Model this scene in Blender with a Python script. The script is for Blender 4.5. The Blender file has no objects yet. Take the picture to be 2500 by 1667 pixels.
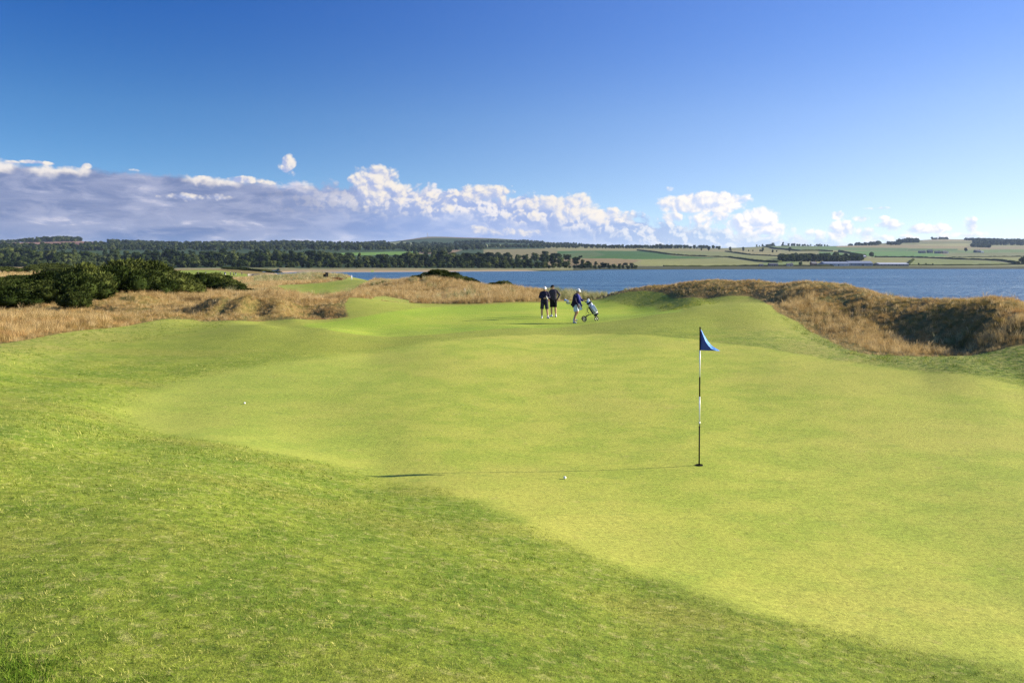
import bpy, bmesh, math, random
import numpy as np
from mathutils import Vector, Matrix

# ------------------------------------------------------------------ camera, world, sun, exposure
S = bpy.context.scene
DENOISE = True
COL = S.collection
F, HX, HY = 1944.0, 1250.0, 645.0        # photograph: focal length in its pixels, centre column, horizon row
EYE = 8.0                                 # eye height above the sea
SUN_EL, SUN_AZ = 22.0, 80.0               # azimuth from +Y (into the picture) towards +X (right)

cam_d = bpy.data.cameras.new("camera")
cam = bpy.data.objects.new("camera", cam_d)
COL.objects.link(cam)
cam.location = (0, 0, EYE)
cam.rotation_euler = (math.radians(90), 0, 0)
cam_d.sensor_width = 36.0
cam_d.lens = 36.0 * F / 2500.0
cam_d.shift_y = -(1667 / 2 - HY) / 2500.0
cam_d.clip_start, cam_d.clip_end = 0.1, 60000
S.camera = cam

S.view_settings.view_transform = 'Standard'
S.view_settings.look = 'None'
S.view_settings.exposure = 1.2
S.view_settings.gamma = 1.0
S.cycles.max_bounces = 6
S.cycles.sample_clamp_indirect = 3.0
S.cycles.sample_clamp_direct = 6.0
S.cycles.diffuse_bounces = 3
S.cycles.transparent_max_bounces = 6
S.cycles.volume_bounces = 0
S.cycles.use_denoising = DENOISE
S.cycles.denoising_prefilter = 'NONE'

sun_d = bpy.data.lights.new("sun", 'SUN')
sun_d.energy = 5.0
sun_d.angle = math.radians(0.5)
sun_d.color = (1.0, 0.88, 0.70)
sun = bpy.data.objects.new("sun", sun_d)
COL.objects.link(sun)
_e, _a = math.radians(SUN_EL), math.radians(SUN_AZ)
SUNV = Vector((math.sin(_a) * math.cos(_e), math.cos(_a) * math.cos(_e), math.sin(_e)))
sun.rotation_euler = (-SUNV).to_track_quat('-Z', 'Y').to_euler()
sun.location = (0, 0, 100)


class N:
    """tiny expression helper for shader node trees"""
    def __init__(s, tree): s.t = tree
    def node(s, typ, **kw):
        n = s.t.nodes.new(typ)
        for k, v in kw.items(): setattr(n, k, v)
        return n
    def put(s, inp, v):
        if isinstance(v, V): s.t.links.new(v.o, inp)
        elif v is not None:
            if isinstance(v, (tuple, list)) and len(v) == 3 and inp.type == 'RGBA': v = (*v, 1)
            inp.default_value = v
    def math(s, op, a, b=0.0, c=0.0, clamp=False):
        n = s.node('ShaderNodeMath', operation=op, use_clamp=clamp)
        s.put(n.inputs[0], a); s.put(n.inputs[1], b); s.put(n.inputs[2], c)
        return V(s, n.outputs[0])
    def vmath(s, op, a, b=(0, 0, 0), scale=None):
        n = s.node('ShaderNodeVectorMath', operation=op)
        s.put(n.inputs[0], a); s.put(n.inputs[1], b)
        if scale is not None: s.put(n.inputs['Scale'], scale)
        return V(s, n.outputs['Value'] if op in ('LENGTH', 'DOT_PRODUCT') else n.outputs[0])
    def xyz(s, x=0, y=0, z=0):
        n = s.node('ShaderNodeCombineXYZ')
        for i, v in enumerate((x, y, z)): s.put(n.inputs[i], v)
        return V(s, n.outputs[0])
    def sep(s, v):
        n = s.node('ShaderNodeSeparateXYZ'); s.put(n.inputs[0], v)
        return [V(s, n.outputs[i]) for i in range(3)]
    def noise(s, vec, scale, detail=4, rough=0.55, dist=0.0, color=False):
        n = s.node('ShaderNodeTexNoise')
        s.put(n.inputs['Vector'], vec); s.put(n.inputs['Scale'], scale)
        s.put(n.inputs['Detail'], detail); s.put(n.inputs['Roughness'], rough); s.put(n.inputs['Distortion'], dist)
        return V(s, n.outputs['Color' if color else 'Fac'])
    def mix(s, f, a, b):
        n = s.node('ShaderNodeMix', data_type='RGBA')
        n.clamp_factor = True
        s.put(n.inputs[0], f); s.put(n.inputs[6], a); s.put(n.inputs[7], b)
        return V(s, n.outputs[2])
    def smooth(s, x, lo, hi, a=0.0, b=1.0):
        n = s.node('ShaderNodeMapRange', interpolation_type='SMOOTHSTEP')
        s.put(n.inputs[0], x); s.put(n.inputs[1], lo); s.put(n.inputs[2], hi); s.put(n.inputs[3], a); s.put(n.inputs[4], b)
        return V(s, n.outputs[0])
    def lin(s, x, lo, hi, a=0.0, b=1.0):
        n = s.node('ShaderNodeMapRange')
        s.put(n.inputs[0], x); s.put(n.inputs[1], lo); s.put(n.inputs[2], hi); s.put(n.inputs[3], a); s.put(n.inputs[4], b)
        return V(s, n.outputs[0])
    def ramp(s, x, stops, interp='LINEAR'):
        n = s.node('ShaderNodeValToRGB'); s.put(n.inputs[0], x)
        cr = n.color_ramp; cr.interpolation = interp
        while len(cr.elements) < len(stops): cr.elements.new(0.5)
        for e, (p, c) in zip(cr.elements, stops):
            e.position = p; e.color = (*c, 1) if len(c) == 3 else c
        return V(s, n.outputs[0])
    def curve(s, x, pts, lo, hi, vlo, vhi):
        n = s.node('ShaderNodeFloatCurve')
        s.put(n.inputs['Value'], s.lin(x, lo, hi))
        c = n.mapping.curves[0]
        q = [((p - lo) / (hi - lo), (v - vlo) / (vhi - vlo)) for p, v in pts]
        while len(c.points) < len(q): c.points.new(0.5, 0.5)
        for P_, (a, b) in zip(c.points, q): P_.location = (a, b); P_.handle_type = 'VECTOR'
        n.mapping.update()
        return s.lin(V(s, n.outputs[0]), 0, 1, vlo, vhi)


class V:
    def __init__(s, n, o): s.n, s.o = n, o
    def __add__(s, b): return s.n.math('ADD', s, b)
    __radd__ = __add__
    def __sub__(s, b): return s.n.math('SUBTRACT', s, b)
    def __rsub__(s, b): return s.n.math('SUBTRACT', b, s)
    def __mul__(s, b): return s.n.math('MULTIPLY', s, b)
    __rmul__ = __mul__
    def __truediv__(s, b): return s.n.math('DIVIDE', s, b)
    def max(s, b): return s.n.math('MAXIMUM', s, b)
    def min(s, b): return s.n.math('MINIMUM', s, b)


# ---- sky: Nishita light plus the evening cloud bank low over the far hills
world = bpy.data.worlds.new("World")
S.world = world
world.use_nodes = True
wt = world.node_tree
wt.nodes.clear()
n = N(wt)
SKY_SAT = 1.28
tc = n.node('ShaderNodeTexCoord')
D = V(n, tc.outputs['Generated'])
dx, dy, dz = n.sep(D)
az = n.math('ARCTAN2', dx, dy)              # radians, + to the right
el = n.math('ARCSINE', dz)
def AZ(x): return math.atan((x - HX) / F)
def EL(x, y): return math.atan((HY - y) / math.hypot(F, x - HX))

sky = n.node('ShaderNodeTexSky', sky_type='NISHITA')
sky.sun_disc = False
sky.sun_elevation = math.radians(SUN_EL)
sky.sun_rotation = math.radians(SUN_AZ)
sky.altitude = 0; sky.air_density = 1.0; sky.dust_density = 0.6; sky.ozone_density = 3.0
# the air near the horizon was very clear: the deep blue starts low
n.put(sky.inputs['Vector'], n.vmath('NORMALIZE', n.xyz(dx, dy, dz * 2.1 + 0.02)))
base = V(n, sky.outputs['Color'])
hsv = n.node('ShaderNodeHueSaturation')
n.put(hsv.inputs['Hue'], 0.5); n.put(hsv.inputs['Saturation'], SKY_SAT if 'SKY_SAT' in globals() else 1.18); n.put(hsv.inputs['Value'], 1.0)
n.put(hsv.inputs['Color'], base)
skyc = V(n, hsv.outputs[0])
skyc = V(n, (lambda g: (n.put(g.inputs[0], skyc), n.put(g.inputs[1], n.ramp(n.smooth(el, 0.0, 0.36), [(0, (1.35, 1.18, 1.08)), (0.5, (1.18, 1.10, 1.15)), (1, (0.50, 0.78, 1.22))])), g.outputs[0])[-1])(n.node('ShaderNodeVectorMath', operation='MULTIPLY')))

# the air is brighter and paler towards the sun on the right
glow = n.smooth(az, -0.55, 0.95)
skyc = n.mix(glow * n.lin(el, 0.0, 0.36, 0.60, 0.34), skyc, n.mix(n.smooth(el, 0.02, 0.30), (6.0, 6.7, 8.2), (2.8, 4.35, 8.7)))
K = 7.6   # sky-texture units of a sunlit cloud
P3 = n.xyz(az * 1.0, el * 1.0, 0.0)
warp = n.noise(P3, 12.0, 3, 0.6, color=True)
wofs = n.vmath('SCALE', n.vmath('SUBTRACT', warp, (0.5, 0.5, 0.5)), scale=0.030)
Pw = n.vmath('ADD', P3, wofs)
def puff(vec, scale, *_):
    """rounded cauliflower heads, about 0.6 on average"""
    tot = None
    for k, w_ in ((1.0, 0.55), (2.3, 0.28), (5.1, 0.17)):
        v = n.node('ShaderNodeTexVoronoi', feature='SMOOTH_F1', voronoi_dimensions='2D')
        n.put(v.inputs['Vector'], vec); n.put(v.inputs['Scale'], scale * k); n.put(v.inputs['Smoothness'], 0.30)
        t_ = V(n, v.outputs['Distance']) * w_
        tot = t_ if tot is None else tot + t_
    return 1.0 - tot
SH = (0.0042, 0.0040, 0)                                       # a small step towards the sun
Pp1 = n.vmath('MULTIPLY', Pw, (1, 1.2, 1)); Pp2 = n.vmath('MULTIPLY', n.vmath('ADD', Pw, SH), (1, 1.2, 1))
pf = puff(Pp1, 46.0, 3.0, 0.55); pf2 = puff(Pp2, 46.0, 3.0, 0.55)
rel = (pf - pf2)
nz = n.noise(Pw, 60.0, 5, 0.6)
streak = n.noise(n.vmath('MULTIPLY', P3, (1, 5.0, 1)), 6.5, 6, 0.55, 0.5)   # flat layers
streak2 = n.noise(n.vmath('MULTIPLY', P3, (1, 3.2, 1)), 20.0, 5, 0.6, 0.4)

# long stratus bank, its top edge falling from left to right
top = n.curve(az, [(-1.2, 0.16), (AZ(0), EL(0, 396)), (AZ(300), EL(300, 412)), (AZ(500), EL(500, 430)), (AZ(700), EL(700, 446)),
                   (AZ(870), EL(870, 446)), (AZ(1000), EL(1000, 452)), (AZ(1150), EL(1150, 462)), (AZ(1350), EL(1350, 482)),
                   (AZ(1500), EL(1500, 515)), (AZ(1700), EL(1700, 545)), (AZ(1950), EL(1950, 580)), (AZ(2200), EL(2200, 590)), (1.3, 0.012)],
              -1.2, 1.3, 0.0, 0.2)
mid = n.smooth(az, AZ(550), AZ(1150))                          # where the bank turns into heaps
thin = n.smooth(az, AZ(1250), AZ(2000), 0.0, 1.0)
edge = top - el + (streak - 0.5) * 0.010 + (pf - 0.60) * n.lin(mid, 0, 1, 0.012, 0.030)
bank_a = n.smooth(edge, -0.002, 0.007) * n.lin(thin, 0, 1, 0.97, 0.50)
low = n.smooth(el, 0.0, 0.060)
depth = n.smooth(edge, 0.0, 0.055)                             # how far below the top edge
lay = n.smooth(streak, 0.36, 0.66) * 0.55 + n.smooth(streak2, 0.42, 0.66) * 0.45
# left: layered grey blue; right: sunlit heaps
cL = n.mix(lay, n.mix(low, (0.100 * K, 0.190 * K, 0.42 * K), (0.140 * K, 0.185 * K, 0.35 * K)), (0.42 * K, 0.44 * K, 0.58 * K))
cL = n.mix(n.smooth(lay, 0.62, 0.95) * 0.6, cL, (0.66 * K, 0.62 * K, 0.68 * K))
hi = n.smooth(rel * 1.6 + (nz - 0.5) * 0.22 + (lay - 0.5) * 0.3, -0.20, 0.26)
cR = n.mix(hi, (0.30 * K, 0.38 * K, 0.63 * K), (0.78 * K, 0.74 * K, 0.74 * K))
cRl = n.mix(lay, n.mix(thin, (0.24 * K, 0.34 * K, 0.62 * K), (0.42 * K, 0.54 * K, 0.82 * K)), n.mix(thin, (0.46 * K, 0.52 * K, 0.72 * K), (0.76 * K, 0.76 * K, 0.80 * K)))
cR = n.mix(n.smooth(depth, 0.45, 0.95), cR, cRl)
bank_c = n.mix(mid, cL, cR)
col = n.mix(bank_a, skyc, bank_c)

# sunlit crown along the top of the bank
puffn = n.noise(P3, 24.0, 3, 0.5)
crest = n.smooth(edge, -0.002, 0.003) * n.smooth(edge, 0.013, 0.004) * n.smooth(puffn, 0.46, 0.58)
col = n.mix(crest * n.lin(mid, 0, 1, 0.85, 0.35), col, (0.84 * K, 0.77 * K, 0.70 * K))

# heaped clouds: (x, y, half width, half height, strength) in the photograph's pixels, turned into directions
blobs = [
 (704, 400, 17, 18, 1.0), (696, 412, 15, 12, 0.9), (712, 424, 12, 9, 0.6), (915, 447, 54, 38, 1.3), (905, 484, 36, 26, 0.7), (1000, 472, 44, 24, 0.75),
 (1180, 474, 66, 20, 1.15), (1222, 485, 20, 28, 1.0), (1060, 492, 60, 26, 0.6),
 (1330, 500, 56, 20, 0.95), (1400, 508, 66, 30, 1.2), (1470, 528, 56, 20, 1.0), (1300, 526, 60, 14, 0.5),
 (1720, 496, 100, 24, 1.35), (1645, 490, 34, 12, 0.6), (1637, 462, 13, 7, 0.8), (1715, 530, 36, 20, 0.7), (1760, 535, 24, 22, 0.6),
 (1800, 546, 28, 26, 0.9), (1858, 533, 46, 28, 1.2), (1870, 560, 70, 18, 0.9), (1645, 532, 28, 14, 0.7),
 (1990, 572, 26, 12, 0.6), (2047, 526, 22, 10, 0.8), (2100, 534, 18, 8, 0.6), (2145, 509, 30, 4, 0.5), (2157, 532, 12, 7, 0.7),
 (2055, 562, 32, 22, 1.1), (2110, 572, 28, 18, 0.9), (2175, 552, 34, 14, 0.9), (2260, 560, 50, 12, 0.9), (2300, 556, 24, 12, 0.8),
 (2368, 548, 17, 19, 1.0), (2350, 574, 60, 8, 0.6), (2190, 582, 90, 8, 0.5), (490, 483, 78, 9, 0.7),
 (600, 439, 46, 8, 0.95), (670, 446, 30, 6, 0.7), (212, 405, 12, 6, 0.9), (75, 396, 26, 5, 0.9), (30, 396, 18, 4, 0.7), (120, 400, 22, 4, 0.7), (335, 416, 22, 4, 0.7), (490, 432, 12, 4, 0.7),
 (1190, 564, 60, 11, 0.5), (1280, 572, 50, 10, 0.5),
]
field = None; litf = None
for (bx, by, rw, rh, st) in blobs:
    ca, ce = AZ(bx), EL(bx, by)
    ra = rw * 1.12 * F / (F * F + (bx - HX) ** 2); re = rh * 1.12 / math.hypot(F, bx - HX)
    u = n.math('MULTIPLY_ADD', az, 1 / ra, -ca / ra)
    v = n.math('MULTIPLY_ADD', el, 1 / re, -ce / re)
    d2 = n.math('MULTIPLY_ADD', u, u, v * v)
    g = n.math('MULTIPLY_ADD', d2, -0.75 * st, st)          # 1 at the centre, falling outwards
    l = n.math('MULTIPLY_ADD', v, 0.55, u * 0.35)           # sunward and upward side
    if field is None: field, litf = g, l
    else:
        sel = n.math('GREATER_THAN', g, field)
        litf = n.math('MULTIPLY_ADD', sel, l - litf, litf)
        field = field.max(g)
cf = field + (pf - 0.58) * 1.45 + (nz - 0.5) * 0.8
cum_a = n.smooth(cf, 0.10, 0.74)
lit = n.smooth(litf * 0.45 + rel * 2.6 + (nz - 0.5) * 0.5, -0.75, 0.60)
shc = n.mix(n.smooth(az, AZ(900), AZ(2000)), (0.34 * K, 0.40 * K, 0.62 * K), (0.56 * K, 0.63 * K, 0.80 * K))
cum_c = n.mix(lit, shc, n.mix(thin, (0.82 * K, 0.75 * K, 0.66 * K), (0.98 * K, 0.91 * K, 0.82 * K)))
col = n.mix(cum_a * n.lin(thin, 0, 1, 0.95, 1.0), col, cum_c)
# pale air just above the far hills
hz = n.smooth(el, 0.045, 0.0) * n.lin(az, AZ(0), AZ(1800), 0.0, 0.40)
col = n.mix(hz, col, (0.62 * K, 0.72 * K, 0.88 * K))
bg0 = n.node('ShaderNodeBackground'); n.put(bg0.inputs[0], skyc); n.put(bg0.inputs[1], 0.07)
bg1 = n.node('ShaderNodeBackground'); n.put(bg1.inputs[0], col); n.put(bg1.inputs[1], 0.07)
bg = n.node('ShaderNodeMixShader')                       # clouds exist only in the low band of sky ahead
n.put(bg.inputs[0], n.math('LESS_THAN', el, 0.165) * n.math('GREATER_THAN', dy, 0.2) * n.math('GREATER_THAN', el, -0.02))
wt.links.new(bg0.outputs[0], bg.inputs[1]); wt.links.new(bg1.outputs[0], bg.inputs[2])
wo = n.node('ShaderNodeOutputWorld')
wt.links.new(bg.outputs[0], wo.inputs[0])
world.cycles.sampling_method = 'MANUAL'
world.cycles.sample_map_resolution = 512


# ------------------------------------------------------------------ small helpers
def tag(o, label=None, cat=None, group=None, kind=None):
    if label: o['label'] = label
    if cat: o['category'] = cat
    if group: o['group'] = group
    if kind: o['kind'] = kind
    return o
def link(name, me, mat=None, parent=None, loc=None, rz=None):
    o = bpy.data.objects.new(name, me)
    COL.objects.link(o)
    if mat is not None:
        for m in (mat if isinstance(mat, (list, tuple)) else [mat]): me.materials.append(m)
    if parent: o.parent = parent
    if loc is not None: o.location = loc
    if rz is not None: o.rotation_euler = (0, 0, rz)
    return o
def empty(name, loc=(0, 0, 0), rz=0.0):
    o = bpy.data.objects.new(name, None)
    o.empty_display_size = 0.2
    COL.objects.link(o); o.location = loc; o.rotation_euler = (0, 0, rz)
    return o
def npmesh(name, verts, faces, smooth=False):
    """verts (n,3), faces (m,k) arrays"""
    me = bpy.data.meshes.new(name)
    verts = np.asarray(verts, dtype=np.float32); faces = np.asarray(faces, dtype=np.int32)
    k = faces.shape[1]
    me.vertices.add(len(verts)); me.vertices.foreach_set('co', verts.ravel())
    me.loops.add(faces.size); me.loops.foreach_set('vertex_index', faces.ravel())
    me.polygons.add(len(faces)); me.polygons.foreach_set('loop_start', np.arange(0, faces.size, k, dtype=np.int32))
    if smooth: me.polygons.foreach_set('use_smooth', np.ones(len(faces), dtype=bool))
    me.update(calc_edges=True)
    return me
def new_mat(name):
    m = bpy.data.materials.new(name); m.use_nodes = True
    m.node_tree.nodes.clear()
    return m, N(m.node_tree)
def surf(m, nn, bsdf_out, disp=None):
    o = nn.node('ShaderNodeOutputMaterial')
    m.node_tree.links.new(bsdf_out, o.inputs[0])
def principled(nn, color, rough=0.7, normal=None, spec=0.3, **kw):
    b = nn.node('ShaderNodeBsdfPrincipled')
    nn.put(b.inputs['Base Color'], color); nn.put(b.inputs['Roughness'], rough)
    nn.put(b.inputs['Specular IOR Level'], spec)
    if normal is not None: nn.put(b.inputs['Normal'], normal)
    for k, v in kw.items(): nn.put(b.inputs[k.replace('_', ' ')], v)
    return b.outputs[0]
def bump(nn, h, strength, dist, normal=None):
    b = nn.node('ShaderNodeBump')
    nn.put(b.inputs['Height'], h); nn.put(b.inputs['Strength'], strength); nn.put(b.inputs['Distance'], dist)
    if normal is not None: nn.put(b.inputs['Normal'], normal)
    return V(nn, b.outputs[0])
def simple(name, color, rough=0.6, spec=0.4, var=0.12, scale=30.0, metallic=0.0):
    m, nn = new_mat(name)
    t = nn.node('ShaderNodeTexCoord')
    f = nn.noise(V(nn, t.outputs['Object']), scale, 4, 0.6)
    c = nn.mix(f, tuple(x * (1 - var) for x in color), tuple(min(1, x * (1 + var)) for x in color))
    surf(m, nn, principled(nn, c, rough, bump(nn, f, 0.15, 0.01), spec, Metallic=metallic))
    return m

# ------------------------------------------------------------------ terrain
# Control points: image column, distance, and either image row (P) or height relative to the eye (Z)
CP = []
def P(x, y, Y): CP.append((x, Y, -(y - HY) * Y / F))
def Z(x, Y, z): CP.append((x, Y, z))
for a in [  # photographer's knoll and the fringe below it
 (0,1667,3.6),(600,1667,3.8),(1250,1667,4.3),(1900,1667,5.0),(2500,1667,5.5),
 (0,1400,5.0),(500,1400,5.4),(1000,1400,6.2),(1540,1400,7.4),(1700,1300,9.1),(2000,1450,7.2),(1550,1500,6.2),(1913,1499,6.6),(2200,1610,5.8),(2500,1500,6.9),
 (0,1200,6.9),(500,1200,7.8),(900,1250,8.6),(1250,1320,8.0),(1250,1245,9.6),(0,1062,9),(450,1100,10.9),(400,1062,13.6),(925,1169,11.4),(330,1010,16.2),
 (200,965,17.0),(100,900,20.5),(0,960,16.0),(0,860,22),(2200,1300,9.3),(2500,1200,10.9),
 # putting surface
 (1707,1136,12.39),(1300,1136,12.35),(1000,1090,13.6),(700,1080,13.75),(500,1020,15.95),(350,985,17.3),(600,950,19.4),(900,950,19.5),(1300,950,19.5),(1800,950,19.4),(2300,1000,16.65),
 (600,880,23.5),(900,870,25),(1250,860,25.5),(1600,850,26.2),(1900,880,23.2),(2250,920,20),(2500,930,19),
 # crest behind the green
 (640,793,33),(804,804,31),(914,823,29.5),(1031,819,30),(1148,808,32),(1280,799,34),(1450,788,36),(1600,767,38),(1705,749,39.5),(1800,741,40.5),(1870,744,39.5),
 (700,840,26.6),(950,845,27.0),(1450,815,31),(1750,790,33),(1950,820,29.5),(2000,800,33),
 # plateau with the golfers
 (1330,777,43.7),(1403,788,40.6),(1250,742,57),(1000,741,57),(900,768,44),(719,779,41.5),(570,784,39.5),(400,778,39),(200,797,33),(0,836,26),(1450,731,64),(1550,748,54),(1650,758,47),
 # mound left of the plateau and the front dune ridge
 (850,725,54),(914,729,55),(1000,743,54),(780,742,49.5),(836,730,52),(800,776,43.3),(640,741,48),(560,740,47.5),(500,744,46.5),(440,757,45.5),(640,782,42.3),(500,781,41),(740,772,44),
 (300,795,35),(560,722,60),(660,717,61),(705,722,61),(600,705,85),(760,715,76),(760,700,100),(850,700,98),(450,712,75),(319,714,60),(250,738,52),(150,762,42),(350,760,46),(380,733,54),
 # dunes towards the water
 (1050,719,74),(1050,704,82),(1000,685,90),(1080,678,92),(1130,690,90),(1200,704,88),(1254,709,85),(1330,716,78),(1400,721,72),(1470,724,70),(930,694,95),(870,694,105),(870,712,80),
 (800,682,150),(858,682,146),(770,671,170),(730,683,152),(660,679,180),(690,692,130),(720,675,175),
 (550,673,350),(483,671,400),(450,660,600),(545,657.5,640),(400,680,250),(200,670,300),(40,656,400),(620,662,650),
 # right-hand dune: skyline, face and hollow
 (1514,714,62),(1556,704,61),(1599,699,60),(1663,692,58),(1726,688,55),(1790,688,53),(1843,690,51),(1950,691,48),(2000,690,46),(2064,698,43),(2106,710,40),(2149,721,38),(2213,730,36),(2276,732,34),(2340,734,32),(2425,732,30),(2500,741,28),
 (1577,726,56),(1641,730,53),(1726,729,50),(1833,722,48),(1900,740,42.5),(1950,758,37.5),(2000,757,37),
 (1700,740,46.5),
 (2060,740,38),(2150,752,34),(2250,762,31),(2330,760,28.5),(2420,775,25.5),(2500,790,23.5),
 (2050,835,27.5),(2120,856,24.8),(2212,868,23),(2340,868,22.3),(2425,857,22),(2500,843,21.8),(2500,880,20.5),
 (2064,790,33),(2150,800,31),(2230,835,27.5),(2300,848,25.2),(2380,845,23.8),
 # far land, left to right
 (300,656,1170),(900,656,1170),(300,640,1450),(300,626,1800),(300,606,3000),(300,594,4500),(700,640,1450),(700,626,1800),(700,606,3000),(700,595,4500),
 (50,604,2700),(50,592.5,4300),(149,588,4300),(0,640,1450),
 (1050,640,1480),(1050,627,1900),(1050,615,2600),(1050,600,4200),(1058,578,6500),(984,589.5,6500),(1094,581,6500),(1137,583.5,6500),(1190,583,6500),(1243,585.5,6500),(1275,591,6500),(1350,594,6500),
 (900,597,5500),(1400,600,4700),(1400,622,2100),(1400,636,1500),(1600,603,4000),(1600,622,2200),(1600,640,1550),(1750,607,3500),(1900,600.5,4000),(1900,622,2400),(1900,640,1650),
 (2100,600,4000),(2200,618,2700),(2200,640,1700),(2200,590,5200),(2300,585,5500),(2400,620,2500),(2420,587,5500),(2500,588,5500),(2500,640,1700),(2500,616,2700),(2480,604,3800),
]: P(*a)
for a in [
 (700,36.5,-2.97),(914,34,-3.02),(1100,36.5,-2.98),(1300,38,-2.95),(1480,42,-2.88),(1600,43.5,-2.68),(1750,45,-2.3),
 (600,54,-2.95),(750,57,-2.85),(480,52,-2.85),(600,67,-2.8),(319,66,-2.65),(200,56,-2.6),(0,55,-2.55),(100,70,-2.6),(300,80,-2.75),(0,90,-2.6),(0,45,-2.6),(0,34,-2.42),
 (1050,108,-3.5),(1250,104,-5),(1350,98,-6),(1450,88,-6),(1000,125,-3.3),(1090,125,-5.5),
 (900,200,-4.2),(900,300,-8.7),(1050,160,-7),(1050,200,-9),(1250,150,-9.2),(1450,120,-9.2),(1700,72,-6),(1700,100,-9.2),(2000,64,-6.5),(2000,85,-9.2),(2300,46,-6),(2300,66,-9.2),(2500,38,-5.8),(2500,58,-9.2),
 (1250,400,-11),(2000,400,-12),(2500,250,-12),(1250,750,-10),(1900,800,-12),(1500,110,-9.2),
 (720,500,-8.5),(720,300,-5.2),(720,400,-7.6),(850,400,-9.6),(850,700,-9.3),(720,650,-8.8),(0,800,-5.5),(300,800,-5.5),(550,800,-6.5),(640,720,-7.4),
 (2350,24.5,-2.85),(2450,19.5,-2.72),
 (0,7000,60),(700,7000,60),(1058,9000,80),(1350,9000,80),(1700,6000,50),(2000,6000,50),(2300,9000,100),(2500,9000,100),
 (1250,1200,-7.6),(1700,1280,-8.2),(2200,1280,-8.2),(2500,1290,-8.2),(1700,1400,-4.2),(2200,1400,-4.2),(2500,1400,-4.2),(1400,1250,-6.5),
]: Z(*a)
pts = []
for (x, Y, z) in CP:
    pts.append(((x - HX) / F * Y, Y, z))
    if x <= 60: pts.append(((-700 - HX) / F * Y, Y, z + (0.03 * Y if 20 < Y < 60 else 0) * 0.3))
    if x >= 2490: pts.append(((3300 - HX) / F * Y, Y, z))
for w in [(0, 0, -1.92), (-4, 0, -1.85), (4, 0, -2.35), (0, -4, -1.85), (-6, -4, -1.85), (6, -4, -2.3)]: pts.append(w)
pts = np.array(pts, dtype=np.float64)
RHO0 = 6.0
def tv(X, Y):
    r = Y + RHO0
    return np.stack([X / r * 5.0, np.log(r) * 1.6], -1)
C2 = tv(pts[:, 0], pts[:, 1])
def phi(r2): return 0.5 * r2 * np.log(r2 + 1e-12)
# heights are solved as view slopes (height / distance) so that near and far detail weigh alike
sl = pts[:, 2] / (pts[:, 1] + RHO0)
nC = len(pts)
d2 = ((C2[:, None] - C2[None]) ** 2).sum(-1)
A = np.zeros((nC + 3, nC + 3)); A[:nC, :nC] = phi(d2) + np.eye(nC) * 2e-4
A[:nC, nC] = 1; A[:nC, nC + 1:] = C2; A[nC:, :nC] = A[:nC, nC:].T
Wt = np.linalg.solve(A, np.concatenate([sl, np.zeros(3)]))

def vnoise(x, y, seed=0):
    """value noise, vectorised"""
    xi = np.floor(x).astype(np.int64); yi = np.floor(y).astype(np.int64)
    fx = x - xi; fy = y - yi
    fx = fx * fx * (3 - 2 * fx); fy = fy * fy * (3 - 2 * fy)
    def h(a, b):
        v = (a * 374761393 + b * 668265263 + seed * 1442695041) & 0xffffffff
        v = ((v ^ (v >> 13)) * 1274126177) & 0xffffffff
        return ((v ^ (v >> 16)) & 0xffff) / 65535.0
    a = h(xi, yi); b = h(xi + 1, yi); c = h(xi, yi + 1); d = h(xi + 1, yi + 1)
    return a + (b - a) * fx + (c - a) * fy + (a - b - c + d) * fx * fy
def fbm(x, y, seed=0, o=3):
    s = 0; a = 1; t = 0
    for i in range(o):
        s = s + a * (vnoise(x * 2 ** i, y * 2 ** i, seed + i) - 0.5); t += a; a *= 0.5
    return s / t * 2

def Hraw(X, Y):
    X = np.asarray(X, dtype=np.float64); Y = np.asarray(Y, dtype=np.float64)
    sh = X.shape; q = tv(X.ravel(), Y.ravel()); out = np.empty(len(q))
    Cx = C2.astype(np.float32); Wf = Wt[:nC].astype(np.float64)
    for i in range(0, len(q), 20000):
        qq = q[i:i + 20000].astype(np.float32)
        dd = (qq[:, None, 0] - Cx[None, :, 0]) ** 2 + (qq[:, None, 1] - Cx[None, :, 1]) ** 2
        ph = dd * np.log(dd + 1e-12) * np.float32(0.5)
        out[i:i + 20000] = ph.astype(np.float64) @ Wf + Wt[nC] + q[i:i + 20000] @ Wt[nC + 1:]
    return out.reshape(sh) * (Y + RHO0)

def in_poly(X, Y, poly):
    inside = np.zeros(X.shape, bool); px, py = poly[-1]
    for (cx, cy) in poly:
        c = ((cy > Y) != (py > Y)) & (X < (px - cx) * (Y - cy) / (py - cy + 1e-12) + cx)
        inside ^= c; px, py = cx, cy
    return inside
def sdist(X, Y, poly):
    best = np.full(X.shape, 1e9); px, py = poly[-1]
    for (cx, cy) in poly:
        ex, ey = cx - px, cy - py; L = ex * ex + ey * ey + 1e-9
        t = np.clip(((X - px) * ex + (Y - py) * ey) / L, 0, 1)
        best = np.minimum(best, (X - px - t * ex) ** 2 + (Y - py - t * ey) ** 2); px, py = cx, cy
    d = np.sqrt(best)
    return np.where(in_poly(X, Y, poly), d, -d)

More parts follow.
